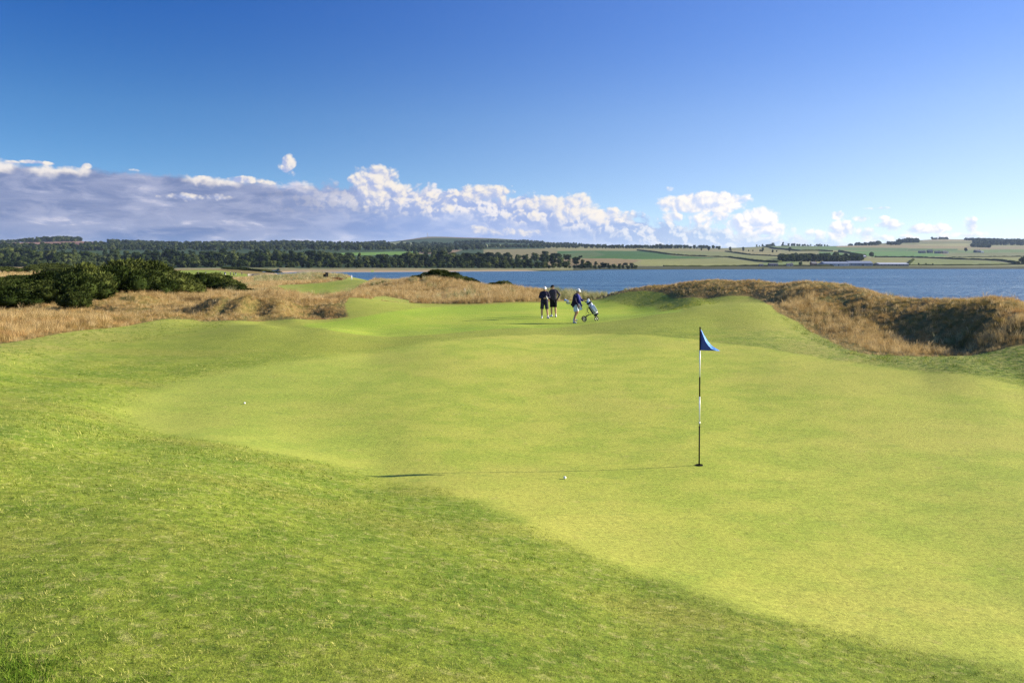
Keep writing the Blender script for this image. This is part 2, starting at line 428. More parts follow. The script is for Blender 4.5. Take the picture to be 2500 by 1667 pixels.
SAMP = np.exp(np.linspace(math.log(1.5), math.log(9000), 1500))
def Hbase(X, Y):
    h = Hraw(X, Y)
    col = X / np.maximum(Y, 1e-3) * F + HX
    ys = np.interp(col, [680, 720, 900, 1350, 1410, 1460, 1700, 2100, 2500], [700, 777, 777, 900, 960, 1110, 1200, 1290, 1300])
    sea = (Y > 420) & (col > 680)
    ramp = np.clip((Y - ys) / 35.0, 0, 1)
    lo = np.minimum(h, -9.0)
    land = np.maximum(h, np.minimum(-7.3 + (Y - ys) * 0.004, -4.5))
    return np.where(sea, lo + (land - lo) * ramp, h)
_colcache = {}
def hit(x, y, y0=1.5, y1=9000, fn=None):
    """first point of the ground seen at image position (x, y) in the photograph"""
    if x not in _colcache:
        _colcache[x] = (HEIGHT if 'HEIGHT' in globals() else Hbase)((x - HX) / F * SAMP, SAMP)
    h = _colcache[x]
    m = (SAMP >= y0) & (SAMP <= y1)
    row = HY - h / SAMP * F
    idx = np.where(m & (row <= y))[0]
    if len(idx) == 0:
        idx = [np.argmin(np.where(m, row, 1e9))]
    i = idx[0]
    if i > 0 and m[i - 1] and row[i - 1] > y:
        f = (row[i - 1] - y) / (row[i - 1] - row[i] + 1e-9); Yd = SAMP[i - 1] + (SAMP[i] - SAMP[i - 1]) * f
    else: Yd = SAMP[i]
    return (x - HX) / F * Yd, Yd

# outlines of the mown areas, traced as seen and laid down on the ground
def lay(poly, y0=1.5, y1=9000): return [hit(x, y, y0, y1) for x, y in poly]
green_poly = lay([(306,1000),(330,1035),(480,1072),(660,1105),(800,1132),(925,1170),(1072,1191),(1161,1225),(1268,1272),(1332,1298),(1438,1353),(1502,1378),(1608,1417),(1693,1446),(1800,1485),(2020,1531),(2232,1584),(2500,1637)]) \
    + [(5.5, 4.2), (14, 4.5), (22, 18), (15.5, 17.6)] + lay([(2500,945),(2212,903),(2000,872),(1850,846),(1705,830),(1600,820),(1450,815),(1300,817),(1150,826),(1000,845),(850,868),(700,884),(560,905),(420,935),(340,965)])
mown_poly = [(-30, -10), (40, -10), (30, 14)] + lay([(2600,838),(2500,843),(2425,857),(2340,868),(2212,868),(2106,862),(2064,851),(2000,819),(1950,787),(1896,762),(1864,736),(1833,723),(1726,729),(1641,729),(1616,714),(1577,710),(1514,716),(1454,731),(1428,732),(1365,735),(1314,738),(1275,738),(1169,742),(1063,741),(999,738),(940,735),(914,731),(850,727)], 20, 70) \
    + lay([(842,745),(850,772),(719,779),(655,783),(570,784),(464,781),(400,780),(320,793),(200,807),(100,823),(0,839),(-150,866)], 15, 46)
fair_polys = [lay([(672,698),(700,695),(800,689),(836,684),(914,682),(900,688),(880,696),(856,714),(800,722),(700,717),(690,705)], 65, 200),
              lay([(425,661),(480,659),(530,660),(600,669),(640,673),(600,681),(545,683),(480,673),(430,673)], 200, 640),
              lay([(0,664),(30,657),(60,657),(82,663)], 350, 480),
              lay([(905,733),(914,724),(940,722),(975,729),(1000,733),(1000,738)], 50, 75)]
HUMPS = [(522, 45.5, 0.9, 1.6, 0.75), (588, 45, 0.8, 1.6, 0.75), (672, 46, 0.95, 1.8, 0.85), (848, 47.5, 1.7, 2.4, 0.55), (488, 44.5, 0.8, 1.3, -0.55), (556, 44, 0.6, 1.2, -0.5), (626, 44.5, 0.8, 1.3, -0.65), (770, 45.5, 1.5, 1.8, -0.75),
         (425, 50, 1.2, 1.5, 0.5), (395, 49, 1.1, 1.5, -0.45), (330, 52, 1.6, 2.0, 0.45), (620, 59, 1.5, 2, 0.4), (570, 58, 1.4, 2, -0.4), (700, 60, 1.4, 2, 0.5), (668, 59, 1.1, 1.6, -0.4)]
def dmown(X, Y):
    d = sdist(X, Y, mown_poly)
    for p in fair_polys: d = np.maximum(d, sdist(X, Y, p))
    return d
def HEIGHT(X, Y, D=None):
    X = np.asarray(X, float); Y = np.asarray(Y, float)
    h = Hbase(X, Y)
    if D is None: D = dmown(X, Y)
    w = np.clip(-D / 1.5, 0, 1) * np.clip((700 - Y) / 200, 0, 1)
    sc = np.where(Y < 80, 1.0, 80.0 / np.maximum(Y, 80))
    h = h + w * (fbm(X / 2.6, Y / 2.6, 3, 3) * np.where(X > 5, 0.14, 0.20) + fbm(X / 0.8, Y / 0.8, 9, 2) * 0.07)
    for (cx, Yd, rx, ry, a) in HUMPS:
        h = h + 0.62 * a * np.exp(-(((X - (cx - HX) / F * Yd) / rx) ** 2 + ((Y - Yd) / ry) ** 2) ** 1.5) * w
    wl = np.clip((60 - Y) / 10, 0, 1) * np.clip((-X - 4) / 6, 0, 1) * np.clip((Y - 41) / 4, 0, 1)
    h = h + w * wl * fbm(X / 2.7 + 5, Y / 2.0, 21, 2) * 0.40           # hummocky front dunes
    h = h + (1 - w) * np.clip((600 - Y) / 200, 0, 1) * np.clip(Y / 40, 0, 1) * fbm(X / 9, Y / 5, 31, 2) * 0.05
    return h
_colcache.clear()

def fan(cols, rows):
    T, R = np.meshgrid(cols, rows)
    return T * R, R - RHO0
def grid_faces(nr, nc):
    i = np.arange(nr - 1)[:, None] * nc + np.arange(nc - 1)[None]
    return np.stack([i, i + 1, i + nc + 1, i + nc], -1).reshape(-1, 4)
tc_in = np.arange(-0.74, 0.7401, 0.0026)
cols = np.concatenate([np.linspace(-1.5, -0.76, 24), tc_in, np.linspace(0.76, 1.5, 24)])
rows = np.exp(np.concatenate([np.arange(math.log(1.2), math.log(24), 0.016), np.arange(math.log(24), math.log(130), 0.0042), np.arange(math.log(130), math.log(930), 0.009)]))
GX, GY = fan(cols, rows)
GD = dmown(GX, GY)
GZ = HEIGHT(GX, GY, GD)
me = npmesh("ground", np.stack([GX, GY, GZ + EYE], -1).reshape(-1, 3), grid_faces(len(rows), len(cols)), True)
def fattr(me, name, a):
    at = me.attributes.new(name, 'FLOAT', 'POINT'); at.data.foreach_set('value', np.asarray(a, np.float32).ravel())
fattr(me, 'dmown', np.clip(GD, -30, 30))
fattr(me, 'dgreen', np.clip(sdist(GX, GY, green_poly), -30, 30))
# second putting surface: the plateau where the golfers stand
plat = lay([(905,770),(1010,754),(1075,747),(1200,744),(1300,741),(1450,733),(1520,743),(1600,748),(1668,760),(1600,768),(1514,782),(1450,789),(1211,803),(1031,820),(914,823),(804,806),(740,790)], 30, 70)
fattr(me, 'dplat', np.clip(sdist(GX, GY, plat), -30, 30))

semi_polys = [lay([(1905,772),(1960,795),(2000,822),(2064,852),(2106,863),(2212,868),(2340,868),(2425,858),(2500,844),(2700,838)], 15, 60) + lay([(2700,940),(2500,925),(2420,918),(2320,906),(2212,893),(2130,880),(2064,862),(2000,840),(1930,800)], 14, 60),
              lay([(1454,731),(1480,740),(1540,748),(1600,752),(1650,757),(1668,757),(1700,748),(1760,736),(1726,729),(1641,729),(1616,714),(1577,710),(1514,716)], 30, 70),
              lay([(0,839),(100,823),(200,807),(320,793),(400,780),(464,781),(560,785),(530,800),(460,815),(350,830),(200,850),(0,880)], 18, 46)]
def dsemi(X, Y):
    d = sdist(X, Y, semi_polys[0])
    for p in semi_polys[1:]: d = np.maximum(d, sdist(X, Y, p))
    return d
fattr(me, 'drough', np.clip(np.maximum(sdist(GX, GY, semi_polys[0]), sdist(GX, GY, semi_polys[1])), -30, 30))
def attr(nn, name):
    a = nn.node('ShaderNodeAttribute'); a.attribute_name = name
    return a
gm, g = new_mat("turf_and_dune_grass")
geo = g.node('ShaderNodeNewGeometry')
pos = V(g, geo.outputs['Position'])
px_, py_, pz_ = g.sep(pos)
p2 = g.xyz(px_, py_, 0)
big = g.noise(p2, 0.16, 4, 0.6)
med = g.noise(p2, 0.9, 5, 0.65)
wide = g.noise(g.vmath('MULTIPLY', p2, (0.55, 1.0, 1)), 0.45, 3, 0.5)
fine = g.noise(pos, 9.0, 5, 0.7)
vfine = g.noise(pos, 60.0, 4, 0.75)
dm = V(g, attr(g, 'dmown').outputs['Fac']); dg = V(g, attr(g, 'dgreen').outputs['Fac']); dp = V(g, attr(g, 'dplat').outputs['Fac'])
wob = (g.noise(p2, 1.1, 3, 0.6) - 0.5) * 0.35
isg = g.smooth(dg + wob * 0.5 + (med - 0.5) * 0.5, g.lin(px_, -3.0, 2.0, -0.80, -0.28), g.lin(px_, -3.0, 2.0, 0.50, 0.16))
ispl = g.smooth(dp + wob * 2.0, -0.3, 0.3)
ism = g.smooth(dm + wob * 0.8, -0.12, 0.12)
# putting green
grain = g.noise(pos, 42.0, 3, 0.8)
grain2 = g.noise(pos, 17.0, 3, 0.85)
strk = g.noise(g.vmath('MULTIPLY', p2, (1.0, 1.6, 1)), 1.7, 5, 0.72)
c_green = g.mix(g.smooth(med, 0.38, 0.62), (0.285, 0.345, 0.047), (0.365, 0.390, 0.062))
c_green = g.mix(g.smooth(big, 0.46, 0.60) * 0.45, c_green, (0.395, 0.370, 0.078))
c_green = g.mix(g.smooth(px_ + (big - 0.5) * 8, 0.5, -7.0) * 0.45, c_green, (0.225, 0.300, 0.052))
c_green = g.mix(g.smooth(strk, 0.54, 0.68) * 0.40, c_green, (0.205, 0.275, 0.046))
c_green = g.mix(g.smooth(g.noise(p2, 3.1, 4, 0.7), 0.60, 0.70) * 0.40, c_green, (0.44, 0.385, 0.115))
c_green = g.vmath('SCALE', c_green, scale=g.lin(grain * 0.5 + grain2 * 0.5, 0.38, 0.62, 0.66, 1.34))
# fringe and fairway
c_fair = g.mix(g.smooth(med, 0.36, 0.64), (0.140, 0.212, 0.020), (0.240, 0.295, 0.034))
c_fair = g.mix(g.smooth(wide, 0.48, 0.64) * 0.65, c_fair, (0.265, 0.262, 0.046))
c_fair = g.mix(g.smooth(strk, 0.50, 0.64) * 0.5, c_fair, (0.095, 0.150, 0.012))
c_fair = g.mix(g.smooth(fine, 0.52, 0.66) * 0.55, c_fair, (0.40, 0.38, 0.13))
c_fair = g.mix(g.smooth(fine, 0.47, 0.34) * 0.6, c_fair, (0.06, 0.115, 0.012))
c_fair = g.vmath('SCALE', c_fair, scale=g.lin(grain * 0.5 + grain2 * 0.5, 0.36, 0.64, 0.55, 1.45))
# longer, deeper green cut along the foot of the right-hand dune
rs = g.smooth(V(g, attr(g, 'drough').outputs['Fac']) + wob, -0.10, 0.15)
c_fair = g.mix(rs, c_fair, g.mix(g.smooth(fine, 0.42, 0.60), (0.060, 0.120, 0.012), (0.225, 0.290, 0.040)))
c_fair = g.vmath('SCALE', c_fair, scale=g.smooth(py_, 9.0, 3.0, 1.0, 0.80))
# straw-flecked band next to the long grass
strw = g.smooth(dm, 4.5, 0.4) * g.smooth(py_, 14, 19) * g.smooth(g.noise(g.vmath('MULTIPLY', pos, (1, 1, 1)), 5.5, 5, 0.75), 0.42, 0.60)
c_fair = g.mix(strw * 0.6, c_fair, (0.44, 0.39, 0.12))
c_pl = g.mix(g.smooth(big, 0.4, 0.65), (0.240, 0.335, 0.034), (0.31, 0.37, 0.046))
c_pl = g.mix(g.smooth(med, 0.5, 0.75) * 0.4, c_pl, (0.36, 0.36, 0.075))
c_pl = g.vmath('SCALE', c_pl, scale=g.lin(grain, 0.36, 0.64, 0.80, 1.2))
# long grass floor
c_rough = g.mix(g.smooth(med, 0.35, 0.65), (0.10, 0.095, 0.024), (0.24, 0.165, 0.055))
c_rough = g.mix(g.smooth(big, 0.52, 0.62) * 0.6, c_rough, (0.13, 0.15, 0.035))
c_rough = g.mix(g.smooth(fine, 0.45, 0.7) * 0.6, c_rough, (0.33, 0.23, 0.085))
sandy = g.smooth(pz_, 1.7, 0.5)
c_rough = g.mix(sandy, c_rough, (0.36, 0.27, 0.17))
c_fair = g.mix(g.smooth(dp, -11.0, -2.0) * 0.75, c_fair, g.mix(med, (0.225, 0.265, 0.038), (0.295, 0.315, 0.052)))
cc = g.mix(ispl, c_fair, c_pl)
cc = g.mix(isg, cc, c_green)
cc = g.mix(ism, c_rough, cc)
hgt = g.mix(ism, fine, g.mix(isg, g.mix(0.5, fine, vfine), vfine))
bm_ = bump(g, V(g, hgt.o), g.lin(ism, 0, 1, 0.9, 0.6), g.mix(ism, (0.10,) * 3, g.mix(isg, (0.045,) * 3, (0.012,) * 3)))
surf(gm, g, principled(g, cc, 0.85, bm_, 0.12))
ground = link("ground", me, gm)
tag(ground, kind='structure')

# far shore, fields and hills
cols2 = np.concatenate([np.linspace(-1.5, -0.72, 40), np.arange(-0.70, 0.7001, 0.0014), np.linspace(0.72, 1.5, 40)])
rows2 = np.exp(np.concatenate([np.arange(math.log(925), math.log(6900), 0.0085), np.linspace(math.log(6900), math.log(12000), 12)]))
HX2, HY2 = fan(cols2, rows2)
Z2 = HEIGHT(HX2, HY2, np.full(HX2.shape, -9.0)) + np.clip((HY2 - 1500) / 1500, 0, 1) * fbm(HX2 / 500, HY2 / 500, 41, 3) * 5
Z2 += np.clip((HY2 - 6900) / 2000, 0, 1) * -150
ICx = HX2 / HY2 * F + HX; ICy = HY - Z2 / HY2 * F
fc = np.zeros(HX2.shape + (3,)); 
fc[:] = (0.20, 0.19, 0.085)
tone = fbm(HX2 / 260, HY2 / 420, 55, 3)[..., None]
fc *= 1 + 0.25 * tone
left = ICx < 1330
fc[left] = (0.045, 0.07, 0.025)
def fpoly(poly, colr):
    m = in_poly(ICx, ICy, poly) & (HY2 > 1300)
    fc[m] = np.array(colr) * (1 + 0.10 * tone[m])
fields = [
 ([(1330,604),(2500,600),(2500,640),(1330,655)], (0.24,0.215,0.095)),
 ([(1330,607),(1680,607),(1905,612),(1905,627),(1771,615),(1663,612),(1340,613)], (0.27,0.225,0.105)),
 ([(1540,602),(1800,598),(1905,604),(1800,607),(1540,607)], (0.20,0.20,0.085)),
 ([(1350,613),(1450,612),(1569,613),(1612,618),(1641,624),(1739,629),(1769,630.5),(1569,633),(1450,632),(1350,630)], (0.060,0.125,0.032)),
 ([(1350,621),(1450,614),(1480,622),(1430,631),(1350,631)], (0.10,0.14,0.05)),
 ([(1569,613),(1663,613),(1771,615),(1833,623),(1907,628),(1907,638),(1854,638),(1811,632),(1739,628),(1641,622)], (0.20,0.20,0.08)),
 ([(1569,633),(1769,631),(1854,640),(1880,646),(1840,649.5),(1600,650),(1560,646)], (0.235,0.225,0.082)),
 ([(1330,631),(1500,631),(1562,635),(1530,648),(1330,652)], (0.235,0.165,0.085)),
 ([(1864,598),(2000,598),(2080,600),(2090,606),(1950,611),(1896,606)], (0.13,0.17,0.060)),
 ([(2000,600),(2220,606),(2212,613),(2000,610.5)], (0.115,0.175,0.065)),
 ([(2040,597),(2372,598),(2372,607),(2042,604)], (0.285,0.220,0.115)),
 ([(2234,594),(2380,593),(2378,601),(2250,600)], (0.30,0.27,0.125)),
 ([(2250,590),(2380,588),(2380,594),(2240,596)], (0.20,0.19,0.09)),
 ([(2255,583),(2360,583),(2375,589),(2250,590)], (0.28,0.225,0.125)),
 ([(2220,607),(2340,608),(2330,616),(2213,613)], (0.095,0.15,0.055)),
 ([(2049,613),(2213,613),(2287,618),(2319,626),(2136,628),(2091,622)], (0.115,0.205,0.060)),
 ([(2000,614),(2049,616),(2091,625),(2000,628)], (0.11,0.17,0.055)),
 ([(2320,612),(2500,608),(2500,617),(2380,618),(2290,617)], (0.15,0.20,0.075)),
 ([(2290,618),(2500,618),(2500,628),(2319,627)], (0.195,0.19,0.09)),
 ([(2375,603),(2500,601),(2500,609),(2380,609)], (0.25,0.20,0.11)),
 ([(2136,630),(2276,632),(2420,637),(2480,645),(2217,647),(2229,635)], (0.20,0.215,0.075)),
 ([(2100,630),(2229,635),(2217,647),(2100,645)], (0.235,0.215,0.085)),
 ([(2276,630),(2500,629),(2500,642),(2440,636)], (0.23,0.225,0.085)),
 ([(1860,642),(1905,632),(1960,640),(1960,650),(1860,650)], (0.17,0.20,0.07)),
 # left half
 ([(0,592),(196,589),(262,593),(250,603),(0,603)], (0.30,0.165,0.120)),
 ([(100,594),(260,591),(255,601),(120,603)], (0.16,0.075,0.060)),
 ([(865,599),(908,599),(908,604),(860,604)], (0.25,0.26,0.10)),
 ([(820,618),(1030,613),(1030,622),(820,624)], (0.16,0.26,0.05)),
 ([(1030,610),(1130,610),(1100,620),(1020,620)], (0.25,0.17,0.10)),
 ([(1110,597),(1225,597),(1225,603),(1110,603)], (0.26,0.26,0.10)),
 ([(1245,599),(1270,599),(1270,602),(1245,602)], (0.26,0.26,0.10)),
 ([(1180,609),(1360,607),(1360,632),(1240,632),(1180,625)], (0.235,0.19,0.09)),
 ([(940,592),(984,590),(1030,594),(1100,596),(1100,600),(940,600)], (0.20,0.20,0.09)),
]
for pl, c_ in fields: fpoly(pl, c_)
hm = (HY2 > 5500) & (ICx > 980) & (ICx < 1300) & (ICy < 596)
mm = fbm(HX2 / 300, HY2 / 300, 77, 3)
fc[hm] = np.where(mm[hm][:, None] > 0.05, np.array((0.21, 0.125, 0.075)), np.array((0.19, 0.175, 0.075)))
# shore: sand and weed on the spit, dark embankment on the right
sp = (HY2 < 1165) & (ICx < 1450); fc[sp] = np.where(fbm(HX2 / 60, HY2 / 25, 5, 3)[sp][:, None] > 0.0, np.array((0.33, 0.25, 0.14)), np.array((0.15, 0.16, 0.06)))
dk = (HY2 < 1420) & (ICx >= 1400) & (Z2 < -3.2); fc[dk] = (0.075, 0.075, 0.035)
wet = (Z2 < -7.2); fc[wet] = (0.05, 0.05, 0.03)
me2 = npmesh("hills", np.stack([HX2, HY2, Z2 + EYE], -1).reshape(-1, 3), grid_faces(len(rows2), len(cols2)), True)
ca = me2.attributes.new('fieldcol', 'FLOAT_COLOR', 'POINT')
ca.data.foreach_set('color', np.concatenate([fc, np.ones(HX2.shape + (1,))], -1).astype(np.float32).ravel())
hmat, h = new_mat("distant_fields")
hg = h.node('ShaderNodeNewGeometry'); hp = V(h, hg.outputs['Position'])
fcn = V(h, attr(h, 'fieldcol').outputs['Color'])
n1 = h.noise(hp, 0.012, 4, 0.65); n2 = h.noise(hp, 0.08, 4, 0.7)
fcn = h.vmath('MULTIPLY', h.vmath('SCALE', fcn, scale=h.lin(n1 * 0.5 + n2 * 0.5, 0.3, 0.7, 0.70, 1.22)), (0.86, 0.95, 0.92))
surf(hmat, h, principled(h, fcn, 0.9, bump(h, n2, 0.4, 4.0), 0.1))
hills = link("hills", me2, hmat); tag(hills, kind='structure')

# water of the estuary
wv = [(-9000, 20, 0), (9000, 20, 0), (9000, 14000, 0), (-9000, 14000, 0)]
me3 = npmesh("sea", wv, [(0, 1, 2, 3)])
wm, w = new_mat("estuary_water")
wg = w.node('ShaderNodeNewGeometry'); wp = V(w, wg.outputs['Position'])
wvs = w.vmath('MULTIPLY', wp, (0.55, 1.0, 1))
wa = w.noise(wvs, 0.9, 4, 0.6, 0.5); wb = w.noise(wvs, 0.09, 4, 0.6, 0.6)
wdist = w.sep(wp)[1]
patch = w.noise(w.vmath('MULTIPLY', wp, (0.10, 1.0, 1)), 0.028, 4, 0.62)
wn = bump(w, wa * 0.6 + wb * 1.6, 1.0, 2.6)
wc = w.mix(w.smooth(patch, 0.40, 0.62), (0.040, 0.115, 0.20), (0.09, 0.185, 0.28))
surf(wm, w, principled(w, wc, w.lin(patch, 0.35, 0.65, 0.36, 0.46), wn, 0.4, IOR=1.33))
sea = link("sea", me3, wm); tag(sea, kind='structure')

# ------------------------------------------------------------------ vegetation
rng = np.random.default_rng(7)
random.seed(7)
def at(x, Y, lift=0.0):
    """point of the ground in column x at distance Y"""
    X = (x - HX) / F * Y
    return Vector((X, Y, float(HEIGHT(np.array([X]), np.array([Y]))[0]) + EYE + lift))
def at_row(x, y, y0=1.5, y1=9000):
    X, Y = hit(x, y, y0, y1)
    return Vector((X, Y, float(HEIGHT(np.array([X]), np.array([Y]))[0]) + EYE))

def leaf_mat(name, a, b, c, scale=0.7, transl=0.3, rnd=0.35, rough=0.75):
    m, nn = new_mat(name)
    oi = nn.node('ShaderNodeObjectInfo'); ge = nn.node('ShaderNodeNewGeometry')
    p = V(nn, ge.outputs['Position'])
    f = nn.noise(p, scale, 4, 0.65)
    f2 = nn.noise(p, scale * 9, 2, 0.6)
    r = V(nn, oi.outputs['Random'])
    col = nn.mix(nn.smooth(f, 0.36, 0.62), a, b)
    col = nn.mix(nn.smooth(f2 * 0.6 + r * 0.4, 0.40, 0.75), col, c)
    col = nn.vmath('SCALE', col, scale=nn.lin(r, 0, 1, 1 - rnd, 1 + rnd))
    d = nn.node('ShaderNodeBsdfDiffuse'); nn.put(d.inputs[0], col)
    t = nn.node('ShaderNodeBsdfTranslucent'); nn.put(t.inputs[0], col)
    mx = nn.node('ShaderNodeMixShader'); mx.inputs[0].default_value = transl
    m.node_tree.links.new(d.outputs[0], mx.inputs[1]); m.node_tree.links.new(t.outputs[0], mx.inputs[2])
    surf(m, nn, mx.outputs[0])
    return m

def tuft_mesh(name, nb, h, spread, width, lean, seg=3, heads=0.0):
    vs, fs = [], []
    for i in range(nb):
        a = rng.uniform(0, 2 * math.pi); r = spread * math.sqrt(rng.uniform(0, 1))
        bx, by = r * math.cos(a), r * math.sin(a)
        hh = h * rng.uniform(0.55, 1.1); la = rng.uniform(0, 2 * math.pi); ln = hh * lean * rng.uniform(0.1, 1.0)
        lx, ly = math.cos(la) * ln - 0.12 * hh, math.sin(la) * ln
        fa = rng.uniform(0, math.pi); wx_, wy_ = math.cos(fa) * width / 2, math.sin(fa) * width / 2
        s0 = len(vs)
        for k in range(seg + 1):
            t = k / seg; wd = (1 - t * 0.85)
            if heads and t > 0.7: wd = heads
            if k == seg: wd = 0.12
            x_, y_, z_ = bx + lx * t * t, by + ly * t * t, hh * t - 0.02
            vs.append((x_ - wx_ * wd, y_ - wy_ * wd, z_)); vs.append((x_ + wx_ * wd, y_ + wy_ * wd, z_))
        for k in range(seg): fs.append((s0 + 2 * k, s0 + 2 * k + 1, s0 + 2 * k + 3, s0 + 2 * k + 2))
    return npmesh(name, vs, fs)

_scn = [0]
def scatter(name, P_, scl, protos, mat, zs=None, tilt=0.12, pick=None):
    """one object whose geometry nodes stand the tufts on its points"""
    col = bpy.data.collections.new("tuft_kinds_%d" % _scn[0]); _scn[0] += 1
    for k, pm in enumerate(protos):
        if not pm.materials: pm.materials.append(mat)
        o = bpy.data.objects.new("tuft", pm); col.objects.link(o)
    me = bpy.data.meshes.new(name)
    me.vertices.add(len(P_)); me.vertices.foreach_set('co', np.asarray(P_, np.float32).ravel())
    sv = np.stack([scl, scl, scl * (zs if zs is not None else 1)], -1)
    a = me.attributes.new('scl', 'FLOAT_VECTOR', 'POINT'); a.data.foreach_set('vector', sv.astype(np.float32).ravel())
    rv = np.stack([rng.normal(0, tilt, len(P_)), rng.normal(0, tilt, len(P_)), rng.uniform(0, 6.283, len(P_))], -1)
    a = me.attributes.new('rotv', 'FLOAT_VECTOR', 'POINT'); a.data.foreach_set('vector', rv.astype(np.float32).ravel())
    pk = pick if pick is not None else rng.integers(0, len(protos), len(P_))
    a = me.attributes.new('pick', 'INT', 'POINT'); a.data.foreach_set('value', pk.astype(np.int32))
    me.update()
    o = link(name, me)
    ng = bpy.data.node_groups.new(name + "_scatter", 'GeometryNodeTree')
    ng.interface.new_socket("Geometry", in_out='INPUT', socket_type='NodeSocketGeometry')
    ng.interface.new_socket("Geometry", in_out='OUTPUT', socket_type='NodeSocketGeometry')
    gi = ng.nodes.new('NodeGroupInput'); go = ng.nodes.new('NodeGroupOutput')
    ip = ng.nodes.new('GeometryNodeInstanceOnPoints'); ci = ng.nodes.new('GeometryNodeCollectionInfo')
    ci.inputs['Collection'].default_value = col; ci.inputs['Separate Children'].default_value = True; ci.inputs['Reset Children'].default_value = True
    def na(nm, ty):
        q = ng.nodes.new('GeometryNodeInputNamedAttribute'); q.data_type = ty; q.inputs['Name'].default_value = nm
        return [s for s in q.outputs if s.enabled][0]
    L = ng.links.new
    L(gi.outputs[0], ip.inputs['Points']); L(ci.outputs[0], ip.inputs['Instance']); ip.inputs['Pick Instance'].default_value = True
    L(na('pick', 'INT'), ip.inputs['Instance Index']); L(na('scl', 'FLOAT_VECTOR'), ip.inputs['Scale'])
    e2r = ng.nodes.new('FunctionNodeEulerToRotation'); L(na('rotv', 'FLOAT_VECTOR'), e2r.inputs[0]); L(e2r.outputs[0], ip.inputs['Rotation'])
    L(ip.outputs[0], go.inputs[0])
    md = o.modifiers.new("scatter", 'NODES'); md.node_group = ng
    return o

def sample_band(ya, yb, dens, tmax=0.70, tmin=None):
    tmin = -tmax if tmin is None else tmin
    area = (tmax - tmin) * (yb * yb - ya * ya) / 2
    nn_ = int(area * dens)
    Y = np.sqrt(rng.uniform(ya * ya, yb * yb, nn_)); X = rng.uniform(tmin, tmax, nn_) * Y
    return X, Y

# gorse bushes: (column, distance, radius, height) in metres
bush_front = [(25,49,2.4,1.15),(105,50,2.1,1.35),(180,51,2.2,1.6),(130,57,2.3,1.6),(55,61,2.6,1.3),(-20,58,2.4,1.3),(-40,50,2.2,1.3),(228,60,2.2,2.45),
              (300,62,2.7,2.5),(365,64,2.8,2.35),(425,66,2.1,1.75),(280,57,2.1,2.0),(215,55,2.0,2.1),(350,60,2.0,1.7),(415,62,1.9,1.45),(458,66,1.5,1.15),(395,60,1.4,1.1)]
bush_back = [(15,84,2.6,1.0),(85,88,2.4,1.0),(150,92,2.4,1.2),(205,84,2.6,1.5),(45,104,3.2,1.1),(125,114,3.6,1.4),(190,108,3.6,1.5)]
bush_mid = [(489,77,1.7,1.30),(512,79,1.6,1.35),(540,80,1.5,1.20),(562,77,1.4,0.95),(583,75,1.2,0.75),(603,74,1.5,0.62),(474,78,1.4,1.0),(516,91,1.9,1.2),(538,93,1.6,1.15)]
bush_top = [(1032,91,1.3,0.55),(1052,92,1.5,0.70),(1074,91.5,1.5,0.85),(1096,91,1.5,0.70),(1115,90,1.5,0.65),(1134,89.5,1.3,0.60),(1152,89,1.0,0.50)]
bush_low = [(1208,86,1.1,0.6),(1228,86,1.2,0.85),(1244,86.5,0.9,0.6)]

def near_bush(X, Y):
    m = np.zeros(X.shape, bool)
    for (x, Yd, r, h_) in bush_front + bush_mid + bush_top + bush_low + bush_back:
        bx = (x - HX) / F * Yd
        m |= ((X - bx) ** 2 + (Y - Yd) ** 2) < (0.8 * r) ** 2
    return m

straw = leaf_mat("dry_fescue", (0.46, 0.33, 0.14), (0.36, 0.25, 0.10), (0.60, 0.47, 0.24), 0.35, 0.35, 0.22)
brown = leaf_mat("brown_bent_grass", (0.42, 0.26, 0.10), (0.22, 0.19, 0.05), (0.52, 0.35, 0.15), 0.42, 0.35, 0.28)
marr = leaf_mat("marram", (0.30, 0.30, 0.13), (0.20, 0.24, 0.08), (0.52, 0.47, 0.27), 0.4, 0.35, 0.25)
tufts_fine = [tuft_mesh("fescue_tuft", 34, 0.42, 0.22, 0.011, 0.55, 3, 1.3) for _ in range(4)]
tufts_brown = [tuft_mesh("bent_tuft", 34, 0.26, 0.22, 0.012, 0.75, 3, 0.9) for _ in range(4)]
tufts_marr = [tuft_mesh("marram_tuft", 46, 0.80, 0.20, 0.014, 0.65, 4) for _ in range(3)]

def rough_scatter(name, ya, yb, dens, scale0, side, label, tmin=-0.72, tmax=0.72):
    X, Y = sample_band(ya, yb, dens, tmax, tmin)
    Dm = dmown(X, Y)
    h_ = HEIGHT(X, Y, Dm)
    keep = (Dm < 0.02) & (h_ > -7.6) & ~near_bush(X, Y)
    # drop what lies far behind every crest and can never be seen
    keep &= ~((Y > 75) & (h_ < -5.2) & (Y < 300) & (X > -0.25 * Y + 0))
    X, Y, Dm, h_ = X[keep], Y[keep], Dm[keep], h_[keep]
    nz = fbm(X / 5.0, Y / 5.0, 61, 3); nz2 = fbm(X / 2.0, Y / 2.0, 71, 2)
    edge_ = np.clip(-Dm / 0.8, 0.45, 1.0)
    sc = scale0 * (1 + 0.35 * nz + 0.25 * nz2) * rng.uniform(0.7, 1.25, len(X)) * edge_
    return X, Y, h_, sc, nz, nz2, Dm

